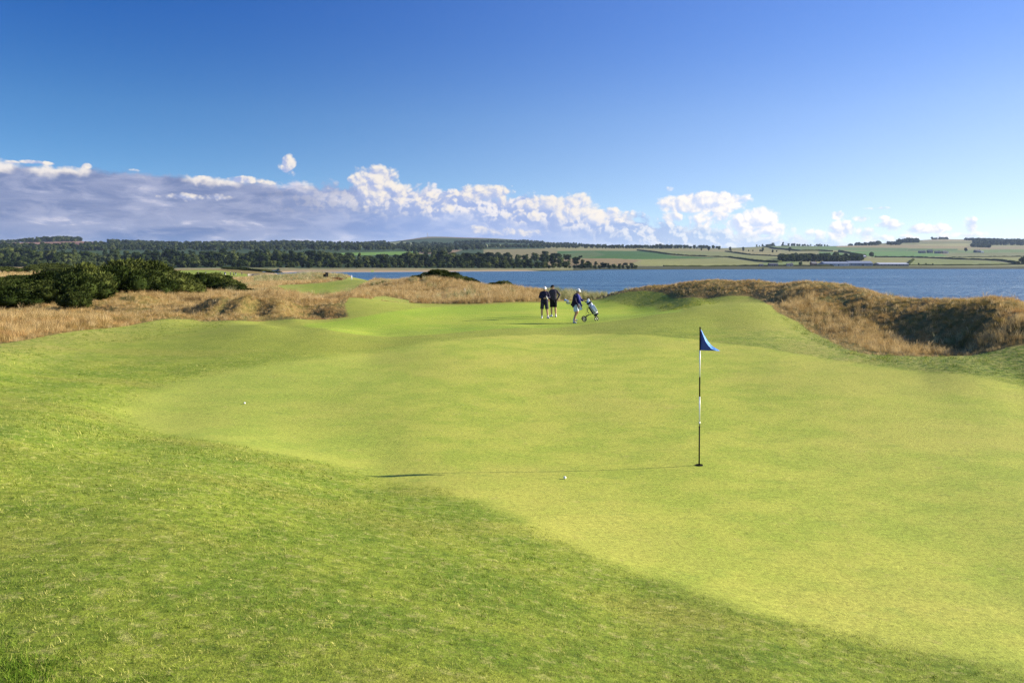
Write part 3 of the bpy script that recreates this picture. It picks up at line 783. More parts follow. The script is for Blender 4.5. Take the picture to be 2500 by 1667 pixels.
stuff_pts = {'straw': [], 'brown': [], 'marr': []}
for (ya, yb, dens, s0) in [(18, 34, 28, 0.95), (34, 60, 19, 1.0), (60, 100, 9.0, 0.90), (100, 200, 2.6, 1.1), (200, 480, 0.26, 1.5)]:
    X, Y, h_, sc, nz, nz2, Dm = rough_scatter('', ya, yb, dens, s0, 0, '')
    col_ = X / Y * F + HX
    right = col_ > 1480
    band = (~right) & (Y > 56)
    pb = np.where(right, 0.52, np.where(band, 0.10, 0.62)) + nz * 0.5
    # the golden lip running down to the hollow stays straw coloured
    lip = right & (Dm > -2.4) & (Y < 45) & (rng.uniform(0, 1, len(X)) < 0.75)
    isb = (rng.uniform(0, 1, len(X)) < pb) & ~lip
    ismr = ((nz2 > 0.55) & (Y > 62) & (~right)) | ((col_ > 1330) & (col_ < 1540) & (Y > 62) & (Y < 84)) | ((col_ > 620) & (col_ < 850) & (Y > 140) & (Y < 210) & (nz > -0.1))
    ismr |= (right & (Y > 45) & (nz2 > 0.62) & (nz > 0.15)) | ((col_ > 2150) & (Y > 26) & (nz2 > 0.72))
    front = (~right) & (Y > 38) & (Y < 57)
    sc = np.where(right & ~lip, sc * np.where(isb, 0.43, 0.34), sc)
    sc = np.where(lip, sc * 0.55, sc)
    sc = np.where(front, sc * (0.52 + 0.28 * np.clip(nz2, -1, 1)), sc)
    Pp = np.stack([X, Y, h_ + EYE], -1)
    thin_ = rng.uniform(0, 1, len(X)) < 0.55
    stuff_pts['straw'].append((Pp[~isb & ~ismr], sc[~isb & ~ismr]))
    stuff_pts['brown'].append((Pp[isb & ~ismr], sc[isb & ~ismr]))
    stuff_pts['marr'].append((Pp[ismr & thin_], sc[ismr & thin_] * 0.75))
for key, protos, mat, nm in (('straw', tufts_fine, straw, 'long_grass'), ('brown', tufts_brown, brown, 'dune_grass'), ('marr', tufts_marr, marr, 'marram_grass')):
    Pp = np.concatenate([a for a, b in stuff_pts[key]]); sc = np.concatenate([b for a, b in stuff_pts[key]])
    print(nm, len(Pp))
    o = scatter(nm, Pp, sc, protos, mat)
    tag(o, {'straw': 'dry golden fescue swaying over the dunes and along the fairway edge', 'brown': 'short brown bent grass covering the dune slopes and the shaded hollow',
            'marr': 'tall pale green marram grass in clumps near the shore'}[key], 'grass', kind='stuff')

# scattered taller flowering stalks above the long grass
seed = leaf_mat("seed_stalks", (0.58, 0.42, 0.20), (0.48, 0.34, 0.15), (0.66, 0.54, 0.32), 0.5, 0.4, 0.2)
stalk_t = [tuft_mesh("stalk_tuft", 7, 0.62, 0.16, 0.008, 0.45, 4, 2.2) for _ in range(4)]
sp_, ss_ = [], []
for (ya, yb, dens, s0) in [(18, 34, 3.4, 0.85), (34, 60, 2.6, 0.85), (60, 110, 1.6, 1.0), (110, 220, 0.4, 1.4)]:
    X, Y, h_, sc, nz, nz2, Dm = rough_scatter('', ya, yb, dens, s0, 0, '')
    k_ = (rng.uniform(0, 1, len(X)) < 0.5 + 0.6 * nz2); fr = np.where((X < 0) & (Y < 57), 0.62, np.where(X > 4, 0.42, 0.85))
    sp_.append(np.stack([X, Y, h_ + EYE], -1)[k_]); ss_.append((sc * fr)[k_])
o = scatter("flowering_grass", np.concatenate(sp_), np.concatenate(ss_), stalk_t, seed, tilt=0.18)
tag(o, 'tall pale flowering grass stalks standing above the rough', 'grass', kind='stuff')

# turf blades close to the camera
lawn = leaf_mat("fringe_blades", (0.108, 0.200, 0.016), (0.215, 0.290, 0.030), (0.42, 0.40, 0.13), 1.6, 0.30, 0.62)
lawn_t = [tuft_mesh("turf_tuft", 16, 0.026, 0.030, 0.0034, 0.85, 2) for _ in range(5)]
lp, ls = [], []
for (ya, yb, dens, s0) in [(2.9, 5.0, 2300, 1.0), (5.0, 9.0, 1150, 1.15), (9.0, 15, 380, 1.5), (15, 23, 100, 2.0)]:
    X, Y = sample_band(ya, yb, dens, 0.70)
    ok = (sdist(X, Y, green_poly) < -0.02) & (sdist(X, Y, mown_poly) > 0.0)
    X, Y = X[ok], Y[ok]
    nz = fbm(X / 0.7, Y / 0.7, 81, 3)
    s_ = s0 * (1 + 0.3 * nz) * rng.uniform(0.7, 1.2, len(X))
    tall = np.clip((X + 0.9) * -0.9, 0, 1) * np.clip((4.15 - Y) / 0.4, 0, 1)   # uncut corner at the lower left
    s_ *= 1 + tall * 0.15
    lp.append(np.stack([X, Y, HEIGHT(X, Y, np.full(X.shape, 9.0)) + EYE - 0.002], -1)); ls.append(s_)
lp = np.concatenate(lp); ls = np.concatenate(ls); print('turf', len(lp))
o = scatter("turf", lp, ls, lawn_t, lawn, tilt=0.25)
_o = o
X, Y = sample_band(3.1, 4.3, 1500, -0.22, -0.75)
tall = np.clip((-X - 1.55 - 2.2 * (Y - 3.68)) * 1.2 + 0.5 * fbm(X / 0.25, Y / 0.25, 44, 2), 0, 1)
kk = rng.uniform(0, 1, len(X)) < tall
X, Y, tall = X[kk], Y[kk], tall[kk]
o = scatter("uncut_grass", np.stack([X, Y, HEIGHT(X, Y, np.full(X.shape, 9.0)) + EYE - 0.002], -1), (0.7 + 0.7 * tall) * rng.uniform(0.7, 1.25, len(X)),
            [tuft_mesh("uncut_tuft", 14, 0.042, 0.035, 0.0036, 0.8, 3) for _ in range(4)], leaf_mat("uncut_blades", (0.060, 0.135, 0.011), (0.105, 0.200, 0.018), (0.20, 0.28, 0.04), 2.0, 0.3, 0.4), tilt=0.25)
tag(o, 'darker uncut grass in the bottom left corner of the foreground', 'grass', kind='stuff')
o = _o
tag(o, 'closely mown fringe turf with dry flecks in front of the putting green', 'grass', kind='stuff')

# knee-less, ankle-high cut on the banks: scattered short green tufts
bank_g = leaf_mat("bank_grass", (0.070, 0.150, 0.014), (0.150, 0.230, 0.026), (0.36, 0.34, 0.10), 1.2, 0.35, 0.35)
bank_t = [tuft_mesh("bank_tuft", 22, 0.085, 0.12, 0.008, 0.8, 2) for _ in range(4)]
X, Y = sample_band(17, 62, 16, 0.72)
ds = dsemi(X, Y); ok = (ds > 0.0) & (dmown(X, Y) > -0.1)
X, Y, ds = X[ok], Y[ok], ds[ok]
sc_ = rng.uniform(0.6, 1.2, len(X)) * (1 + 0.4 * fbm(X / 1.5, Y / 1.5, 91, 2)) * np.where(X < 0, 0.65, 1.0)
o = scatter("bank_grass", np.stack([X, Y, HEIGHT(X, Y, np.full(X.shape, 9.0)) + EYE - 0.01], -1), sc_, bank_t, bank_g, tilt=0.25)
tag(o, 'coarser green grass on the banks between the mown turf and the dunes', 'grass', kind='stuff')
print('bank', len(X))

# --- gorse
gorse_m = leaf_mat("gorse_foliage", (0.018, 0.030, 0.008), (0.034, 0.052, 0.013), (0.090, 0.105, 0.028), 0.8, 0.15, 0.25)
twig_m = simple("gorse_wood", (0.045, 0.035, 0.02), 0.9, 0.1)
def sph(rr):
    v = rng.normal(size=(rr, 3)); return v / np.linalg.norm(v, axis=1, keepdims=True)
def shrub_mesh(name, nl=11, cards=2600, size=0.115):
    lumps = []
    for i in range(nl):
        a = rng.uniform(0, 6.283); r = math.sqrt(rng.uniform(0, 1)) * 0.68
        top_ = (1 - r * r * 0.9)
        lumps.append((r * math.cos(a), r * math.sin(a), rng.uniform(0.25, 0.62) * top_ + 0.10, rng.uniform(0.26, 0.40) * (0.75 + 0.35 * top_)))
    vs, fs = [], []
    Lp = np.array(lumps)
    # dark inner body
    bm = bmesh.new()
    for (a, b, c, r) in lumps:
        bmesh.ops.create_icosphere(bm, subdivisions=2, radius=r * 0.80, matrix=Matrix.Translation((a, b, c)))
    for v in bm.verts:
        v.co += v.co.normalized() * rng.normal(0, 0.02); v.co.z = max(v.co.z, -0.05)
    me0 = bpy.data.meshes.new("t"); bm.to_mesh(me0); bm.free()
    base_v = np.empty(len(me0.vertices) * 3, np.float32); me0.vertices.foreach_get('co', base_v); base_v = base_v.reshape(-1, 3)
    tri = np.array([[*p.vertices, p.vertices[0]] for p in me0.polygons])[:, :3]
    bpy.data.meshes.remove(me0)
    V_, F_ = [base_v], [tri]; off = len(base_v)
    per = cards // nl
    for (a, b, c, r) in lumps:
        d = sph(per); d[:, 2] = np.where(d[:, 2] < -0.5, -d[:, 2], d[:, 2])
        rr = r * rng.uniform(0.82, 1.12, (per, 1)) * (1 + 0.15 * np.sin(d[:, :1] * 9 + a * 7) * np.cos(d[:, 2:] * 8))
        p = np.array([a, b, c]) + d * rr
        inside = (((p[:, None] - Lp[None, :, :3]) ** 2).sum(-1) < (Lp[None, :, 3] * 0.80) ** 2).any(1) | (p[:, 2] < 0)
        p = p[~inside]; d = d[~inside]
        m_ = len(p)
        t1 = np.cross(d, sph(m_)); t1 /= np.linalg.norm(t1, axis=1, keepdims=True) + 1e-9
        up = d * 0.7 + np.array([0, 0, 0.5]) + sph(m_) * 0.45; up /= np.linalg.norm(up, axis=1, keepdims=True)
        s_ = size * rng.uniform(0.5, 1.2, (m_, 1))
        A_ = p - t1 * s_ * 0.36; B_ = p + t1 * s_ * 0.36; C_ = p + up * s_
        vv = np.stack([A_, B_, C_], 1).reshape(-1, 3)
        V_.append(vv); F_.append(np.arange(len(vv)).reshape(-1, 3) + off); off += len(vv)
    me = npmesh(name, np.concatenate(V_), np.concatenate(F_))
    me.materials.append(gorse_m)
    return me
gorse_kinds = [shrub_mesh("gorse", 16, 8500, 0.085) for _ in range(5)]
ORD = ['first', 'second', 'third', 'fourth', 'fifth', 'sixth', 'seventh', 'eighth', 'ninth', 'tenth', 'eleventh', 'twelfth', 'thirteenth', 'fourteenth', 'fifteenth', 'sixteenth', 'seventeenth']
def put_bushes(lst, label, group, name="gorse_bush", cat="gorse bush"):
    lst = sorted(lst); base_label = label
    for i_, (x, Y, r, h_) in enumerate(lst):
        if len(lst) > 1: label = ORD[i_] + ' from the left, ' + base_label
        o = bpy.data.objects.new(name, random.choice(gorse_kinds)); COL.objects.link(o)
        o.location = at(x, Y, -0.05); o.scale = (r * 1.10, r * 1.10, h_ * 1.12 * random.uniform(0.82, 1.22)); o.rotation_euler = (0, 0, random.uniform(0, 6.28))
        tag(o, label, cat, group)
put_bushes(bush_front[:-1], 'dark green gorse bush of the big thicket', 'gorse bushes in the big thicket at the left')
put_bushes(bush_front[-1:], 'low gorse bush at the foot of the right end of the big thicket', None)
put_bushes(bush_back, 'low scrub bush behind the big gorse thicket', 'scrub bushes behind the thicket')
put_bushes(bush_mid, 'gorse bush of the low chain right of the thicket', 'gorse bushes in the low chain')
put_bushes(bush_top, 'low gorse bush on the pale dune crest', 'gorse bushes on the dune crest')
put_bushes(bush_low, 'small gorse bush right of the pale dune', 'gorse bushes right of the pale dune')
put_bushes([(653,74,0.8,0.42)], 'tiny lone gorse bush in the golden grass right of the low chain', None)
put_bushes([(182,44.0,1.0,0.85)], 'small straggly bush in front of the big gorse thicket', None)
put_bushes([(938,93,0.5,0.38)], 'tiny dark bush on the left slope of the pale dune', None)
put_bushes([(822,140,1.1,0.50)], 'low dead brown bush beside the tee with the litter bins', None, 'dead_bush', 'dead bush')
bpy.data.objects['dead_bush'].data = bpy.data.objects['dead_bush'].data.copy()
bpy.data.objects['dead_bush'].data.materials.clear(); bpy.data.objects['dead_bush'].data.materials.append(leaf_mat("dead_foliage", (0.20, 0.10, 0.05), (0.14, 0.07, 0.04), (0.26, 0.15, 0.08), 1.0, 0.1, 0.1))
put_bushes([(560,640,7,2.2),(585,650,9,2.4),(612,640,9,2.0),(640,650,8,1.7),(668,655,7,1.3)], 'dark scrub bush beyond the far fairway', 'scrub bushes along the far shore')
put_bushes([(100,300,7,2.6),(128,320,8,3.0),(160,300,7,2.4),(10,280,6,1.6),(190,330,7,2.2)], 'distant scrub bush near the small green hill', 'scrub bushes near the green hill')

# --- broadleaf trees of the far shore
tree_m = leaf_mat("far_tree_foliage", (0.026, 0.045, 0.012), (0.042, 0.064, 0.018), (0.070, 0.085, 0.026), 0.006, 0.1, 0.50)
bark_m = simple("bark", (0.10, 0.08, 0.055), 0.9, 0.1)
def crown_mesh(name, kind, cards=1300):
    """unit tree: 1 high, crown radius about 0.36"""
    lumps = []
    nl = 15 if kind != 'tall' else 12
    for i in range(nl):
        a = rng.uniform(0, 6.283); z = rng.uniform(0.24, 0.86)
        if kind == 'conifer': R = 0.20 * (1.1 - z); rl = 0.13 * (1.25 - z)
        elif kind == 'tall': R = 0.15; rl = rng.uniform(0.10, 0.15)
        else: R = 0.33 * math.sqrt(max(0.02, 1 - ((z - 0.48) / 0.50) ** 2)) * 0.78; rl = rng.uniform(0.11, 0.17)
        rr = R * rng.uniform(0.35, 1.0)
        lumps.append((rr * math.cos(a), rr * math.sin(a), z, rl))
    lumps.append((0, 0, 0.5, 0.22 if kind == 'round' else 0.13))
    V_, F_ = [], []; off = 0
    bm = bmesh.new()
    for (a, b, c, r) in lumps:
        bmesh.ops.create_icosphere(bm, subdivisions=1, radius=r * 0.85, matrix=Matrix.Translation((a, b, c)))
    for v in bm.verts: v.co += Vector(rng.normal(0, 0.012, 3))
    me0 = bpy.data.meshes.new("t"); bm.to_mesh(me0); bm.free()
    bv = np.empty(len(me0.vertices) * 3, np.float32); me0.vertices.foreach_get('co', bv); V_.append(bv.reshape(-1, 3))
    F_.append(np.array([list(p.vertices) for p in me0.polygons])); off = len(V_[0]); bpy.data.meshes.remove(me0)
    per = cards // len(lumps)
    for (a, b, c, r) in lumps:
        d = sph(per); p = np.array([a, b, c]) + d * r * rng.uniform(0.85, 1.15, (per, 1))
        t1 = np.cross(d, sph(per)); t1 /= np.linalg.norm(t1, axis=1, keepdims=True) + 1e-9
        t2 = np.cross(d, t1) + d * 0.5
        s_ = 0.045 * rng.uniform(0.5, 1.3, (per, 1))
        vv = np.stack([p - t1 * s_, p + t1 * s_, p + t2 * s_ * 1.3], 1).reshape(-1, 3)
        V_.append(vv); F_.append(np.arange(len(vv)).reshape(-1, 3) + off); off += len(vv)
    me = npmesh(name, np.concatenate(V_), np.concatenate(F_)); me.materials.append(tree_m)
    return me
def trunk_mesh(name):
    bm = bmesh.new()
    def limb(p0, p1, r0, r1):
        dv = Vector(p1) - Vector(p0); q = dv.to_track_quat('Z', 'Y').to_matrix().to_4x4()
        bmesh.ops.create_cone(bm, cap_ends=True, segments=6, radius1=r0, radius2=r1, depth=dv.length, matrix=Matrix.Translation((Vector(p0) + Vector(p1)) / 2) @ q)
    limb((0, 0, -0.03), (0.01, 0, 0.42), 0.028, 0.018)
    for a in (0.3, 2.2, 4.4): limb((0.01, 0, 0.30), (0.17 * math.cos(a), 0.17 * math.sin(a), 0.58), 0.013, 0.005)
    me = bpy.data.meshes.new(name); bm.to_mesh(me); bm.free(); me.materials.append(bark_m)
    return me
crowns = [crown_mesh("crown", 'round') for _ in range(5)] + [crown_mesh("crown", 'tall') for _ in range(2)] + [crown_mesh("crown", 'conifer')]
trunk = trunk_mesh("trunk")
def joined_tree(cr):
    bm = bmesh.new(); bm.from_mesh(cr); n0 = len(bm.faces); bm.from_mesh(trunk)
    bm.faces.ensure_lookup_table()
    for f in bm.faces[n0:]: f.material_index = 1
    me = bpy.data.meshes.new("tree"); bm.to_mesh(me); bm.free(); me.materials.append(tree_m); me.materials.append(bark_m)
    return me
whole = [joined_tree(c) for c in crowns]
def wood_top(x):   # photograph row of the canopy of the long wood
    return float(np.interp(x, [0, 150, 260, 400, 470, 600, 700, 800, 880, 1000, 1060, 1120, 1190, 1250, 1300, 1340, 1380, 1420, 1450, 1500, 1560],
                              [604, 606, 603, 607, 609, 607, 609, 610, 618, 616, 602, 600, 609, 612, 616, 611, 618, 632, 638, 645, 646]))
cnt = 0
def put_tree(x, Y, hgt, wid, label, group, name="broadleaf_tree", meshes=None, parts=False, cat="tree"):
    p = at(x, Y, -0.3)
    k = random.choice((0, 1, 2, 3, 4, 0, 2, 5, 6, 7)) if meshes is None else meshes
    if parts:
        o = empty(name, p, random.uniform(0, 6.28)); o.scale = (wid, wid, hgt)
        for nm, m_ in (("trunk", trunk), ("crown", crowns[k])):
            c = bpy.data.objects.new(nm, m_); COL.objects.link(c); c.parent = o
    else:
        o = bpy.data.objects.new(name, whole[k]); COL.objects.link(o); o.location = p
        o.rotation_euler = (0, 0, random.uniform(0, 6.28)); o.scale = (wid, wid, hgt)
    tag(o, label, cat, group)
    return o
for row_, (Yr, stepx, hmin) in enumerate([(1200, 13, 9), (1310, 19, 13), (1460, 20, 14), (1640, 22, 14)]):
    x = -12 + row_ * 5
    while x < 1556:
        Yt = Yr + random.uniform(-45, 45)
        Xw = (x - HX) / F * Yt
        gz = float(HEIGHT(np.array([Xw]), np.array([Yt]))[0])
        topz = (HY - wood_top(x)) / F * Yt
        hh = min(topz - gz + random.uniform(-5.5, 2.2), [10, 18, 22, 27][row_] * random.choice((random.uniform(0.45, 0.8), random.uniform(0.8, 1.2))))
        if row_ == 0 and x < 1400: hh *= random.uniform(0.75, 1.05)
        if x > 1400: hh = max(hh, 6.0)
        if hh > 3.5 and not (x > 1430 and row_ > 1):
            put_tree(x, Yt, hh, hh * random.uniform(0.75, 1.6) + 4.0, 'dark broadleaf tree in the long wood on the far shore at the left' if x < 1240 else 'dark tree at the thinning right end of the long wood on the far shore',
                     'trees of the long wood' if x < 1240 else 'trees at the right end of the wood')
            cnt += 1
        x += stepx * random.uniform(0.8, 1.25) * (1.0 if x < 1400 else 0.8)
print('wood trees', cnt)

# far-off woods that read as one mass
# front wood: undergrowth and smaller trees between the big crowns
def woodland(name, label, areas, seed=1):
    Pp, sc = [], []
    for (x0, x1, ya, yb, num, hgt, y0, y1) in areas:
        for _ in range(num):
            x = random.uniform(x0, x1); x = round(x * 2) / 2
            X, Y = hit(x, random.uniform(ya, yb), y0, y1)
            Pp.append((X, Y)); sc.append(hgt * random.uniform(0.7, 1.25))
    Pp = np.array(Pp); hz_ = HEIGHT(Pp[:, 0], Pp[:, 1], np.full(len(Pp), -9.0)) + EYE - 1.5
    o = scatter(name, np.concatenate([Pp, hz_[:, None]], 1), np.array(sc), [w_.copy() for w_ in whole[:7]], tree_m, zs=0.85, tilt=0.02)
    tag(o, label, 'woodland', kind='stuff')
    return o
woodland("wood_undergrowth", 'dark undergrowth and small trees filling the long wood on the far shore', [
    (0, 1250, 642, 655, 620, 11, 1150, 1700), (1250, 1350, 645, 654, 40, 9, 1150, 1500), (0, 860, 632, 645, 420, 15, 1300, 1900), (1000, 1240, 634, 645, 110, 15, 1300, 1800)])
woodland("woodland", 'wooded ridge along the skyline behind the long wood', [
    (262, 940, 590.5, 600, 1150, 21, 2200, 4600), (205, 940, 598, 612, 900, 20, 1900, 4300), (0, 240, 602, 612, 260, 18, 1900, 3600),
    (0, 100, 590, 592, 90, 20, 3500, 4600), (60, 198, 587.5, 590.5, 170, 26, 3500, 4700), (640, 700, 588, 592, 40, 30, 3800, 4600)])
woodland("hillside_woodland", 'dark plantations on the slopes below the mast hill', [
    (940, 1180, 597, 611, 330, 20, 2300, 6000), (1110, 1330, 591.5, 597, 230, 17, 4500, 6000), (1180, 1480, 601, 606, 260, 16, 2800, 4600), (1130, 1300, 589, 592, 60, 16, 4500, 5900),
    (1300, 1480, 596, 602, 190, 17, 3800, 5800), (990, 1100, 612, 618, 60, 18, 1900, 3000)])
woodland("skyline_woodland", 'copses along the skyline above the far fields at the right', [
    (1471, 1600, 603, 606.5, 150, 14, 3000, 4500), (1603, 1760, 601, 607, 190, 17, 3000, 4300), (1877, 1926, 594, 599, 90, 22, 3400, 4600), (1930, 2024, 598, 600.5, 60, 15, 3000, 4600),
    (2068, 2081, 597, 600, 14, 18, 3000, 4600), (2087, 2149, 594, 600, 110, 20, 3000, 4600), (2166, 2200, 595, 599, 50, 18, 3800, 5600), (2190, 2242, 588, 598, 120, 22, 4200, 5600),
    (2275, 2315, 583.5, 585, 40, 18, 5000, 5700), (2355, 2440, 586, 590, 110, 18, 4800, 5700), (2375, 2500, 588, 600, 320, 20, 3900, 5600), (2372, 2416, 600, 606, 90, 17, 3500, 4800), (1838, 1880, 600, 602, 30, 12, 3200, 4300)])
woodland("farm_woodland", 'dark shelter wood standing behind the farm buildings by the water', [
    (1905, 2105, 630, 639, 330, 15, 1500, 2600)])

field_trees = [(1712.6,612,8),(1730,613,12),(1755.5,611,9),(1782.7,614,12),(1814.6,613.6,11),(1827.8,614,5),(1838,614.5,5),(1855.6,615.6,7),(1862,615.6,12),(1886.4,617.5,8),(1896.4,616,6),(1928.3,615.6,12)]
for i, (x, y, hpx) in enumerate(field_trees):
    X, Y = hit(x, y, 1500, 4500)
    put_tree(x, Y, hpx * Y / F, hpx * Y / F * 0.85, ORD[i] + ' from the left of the lone trees scattered across the upper field', 'trees scattered across the upper field', 'field_tree', i % 5, True)
for (x, y, hpx, lab) in [(2128.6,629.5,15,'large round tree in the green field right of the farm wood'),(2041,633,19,'tall tree rising out of the shelter wood behind the farm'),
                         (2243,647.5,6,'leftmost of three round trees in the shore field right of the farm'),(2260.4,648,6,'middle one of three round trees in the shore field right of the farm'),(2277.5,648.6,6,'rightmost of three round trees in the shore field right of the farm'),
                         (2498,646,24,'big dark tree near the far shore at the right edge of the photo'),(2358,615,10,'dark tree between the hamlet and the white house on the right slope'),
                         (1955,648,11,'round tree in front of the shelter wood, left of the brick farmhouse'),(1044+640,0,0,'')]:
    if not lab: continue
    X, Y = hit(x, y, 1330, 4500)
    put_tree(x, Y, hpx * Y / F, hpx * Y / F * 1.15, lab, None, 'field_tree', random.randrange(5), True)

# hedges
hedge_m = leaf_mat("hedge_foliage", (0.03, 0.045, 0.015), (0.05, 0.06, 0.02), (0.07, 0.08, 0.03), 0.05, 0.1, 0.1)
def hedge(pts_, hgt, wid, label, name="hedge"):
    W_ = [hit(x, y, 1320, 5000) for x, y in pts_]
    path = []
    for (a, b) in zip(W_[:-1], W_[1:]):
        L_ = math.hypot(b[0] - a[0], b[1] - a[1]); k = max(2, int(L_ / 7))
        for i in range(k): path.append((a[0] + (b[0] - a[0]) * i / k, a[1] + (b[1] - a[1]) * i / k))
    path.append(W_[-1]); path = np.array(path)
    z = HEIGHT(path[:, 0], path[:, 1], np.full(len(path), -9.0)) + EYE
    tg = np.gradient(path, axis=0); tg /= np.linalg.norm(tg, axis=1, keepdims=True) + 1e-9
    nr = np.stack([-tg[:, 1], tg[:, 0]], -1)
    vs = []
    prof = [(-0.5, -1.5), (-0.55, 0.5), (-0.3, 1.0), (0.3, 1.0), (0.55, 0.5), (0.5, -1.5)]
    for i in range(len(path)):
        hs = hgt * random.uniform(0.75, 1.3)
        for (u, v) in prof:
            q = path[i] + nr[i] * u * wid * random.uniform(0.8, 1.2)
            vs.append((q[0], q[1], z[i] + (v * hs if v > 0 else v)))
    fs = [(i * 6 + j, i * 6 + j + 1, (i + 1) * 6 + j + 1, (i + 1) * 6 + j) for i in range(len(path) - 1) for j in range(5)]
    o = link(name, npmesh(name, vs, fs), hedge_m); tag(o, label, 'hedge')
hedge([(1556,611.5),(1599,616),(1641,623),(1684,626),(1739,628),(1779,629),(1811,633),(1854,639),(1896,641),(1907,640)], 3.5, 5, 'long curving hedge below the dark green field, running down to the farm wood')
hedge([(1771,615),(1801,618.5),(1833,623),(1907,627)], 3.5, 5, 'hedge crossing the middle field just left of the farm wood')
hedge([(1864,602.5),(1896,607),(1950,612),(2000,611.5),(2032,614)], 3.5, 5, 'hedge slanting down under the skyline copses right of the scattered trees')
hedge([(2049,615),(2070,619.5),(2091,624),(2112,627)], 6, 8, 'thick hedge running down to the large round tree')
hedge([(2136,628.5),(2213,629),(2276,631),(2340,634),(2404,635.5),(2446,637.5),(2468,640.5),(2485,643.5)], 3.8, 7, 'long hedge from the large round tree to the right edge near the shore')
hedge([(2315,630.5),(2383,629),(2500,627.6)], 3, 5, 'straight upper hedge below the pinkish field at the right edge')
hedge([(2217,646),(2229.6,635)], 3, 5, 'short steep hedge above the shore right of the long barn')
hedge([(1620,650.3),(1800,650),(2000,649.6),(2200,648.3),(2500,646)], 2.2, 4, 'low hedge along the top of the far embankment')

# far mast and buildings
steel = simple("galvanised_steel", (0.30, 0.31, 0.33), 0.5, 0.5)
def boxes(name, bl, mat, parent=None, loc=None, rz=None, bevel=0.0):
    bm = bmesh.new()
    for (cx, cy, cz, sx, sy, sz) in bl:
        bmesh.ops.create_cube(bm, size=1.0, matrix=Matrix.Translation((cx, cy, cz)) @ Matrix.Diagonal((sx, sy, sz, 1)))
    if bevel: bmesh.ops.bevel(bm, geom=list(bm.edges), offset=bevel, segments=2, affect='EDGES', profile=0.6)
    me = bpy.data.meshes.new(name); bm.to_mesh(me); bm.free()
    return link(name, me, mat, parent, loc, rz)
def tube(bm, p0, p1, r0, r1=None, seg=10):
    r1 = r0 if r1 is None else r1
    p0, p1 = Vector(p0), Vector(p1); dv = p1 - p0
    if dv.length < 1e-6: return
    q = dv.to_track_quat('Z', 'Y').to_matrix().to_4x4()
    bmesh.ops.create_cone(bm, cap_ends=True, segments=seg, radius1=r0, radius2=r1, depth=dv.length, matrix=Matrix.Translation((p0 + p1) / 2) @ q)
def tubes(name, lst, mat, parent=None, seg=10, smooth=True):
    bm = bmesh.new()
    for t in lst: tube(bm, *t, seg=seg) if len(t) <= 4 else None
    me = bpy.data.meshes.new(name); bm.to_mesh(me); bm.free()
    if smooth:
        for p in me.polygons: p.use_smooth = len(p.vertices) == 4
    return link(name, me, mat, parent)
mp = at(1044, 6480)
mast = empty("radio_mast", mp)
s = 36.0
bm = bmesh.new()
for k in range(3):
    a = k * 2.094; tube(bm, (2.2 * math.cos(a), 2.2 * math.sin(a), -2), (0.7 * math.cos(a), 0.7 * math.sin(a), s), 1.3, 0.9, 6)
    for j in range(8):
        z0 = s * j / 8; a2 = a + 2.094; r0 = 2.2 - 1.5 * j / 8; r1 = 2.2 - 1.5 * (j + 1) / 8
        tube(bm, (r0 * math.cos(a), r0 * math.sin(a), z0), (r1 * math.cos(a2), r1 * math.sin(a2), z0 + s / 8), 0.4, 0.4, 5)
lm = bpy.data.meshes.new("lattice"); bm.to_mesh(lm); bm.free(); link("lattice", lm, steel, mast)
tubes("antenna", [((0, 0, s), (0, 0, s + 6), 0.8, 0.5)], steel, mast)
boxes("cabin", [(9, 0, 1.5, 9, 5, 3.5)], steel, mast)
tag(mast, 'thin radio mast on top of the highest far hill', 'mast')

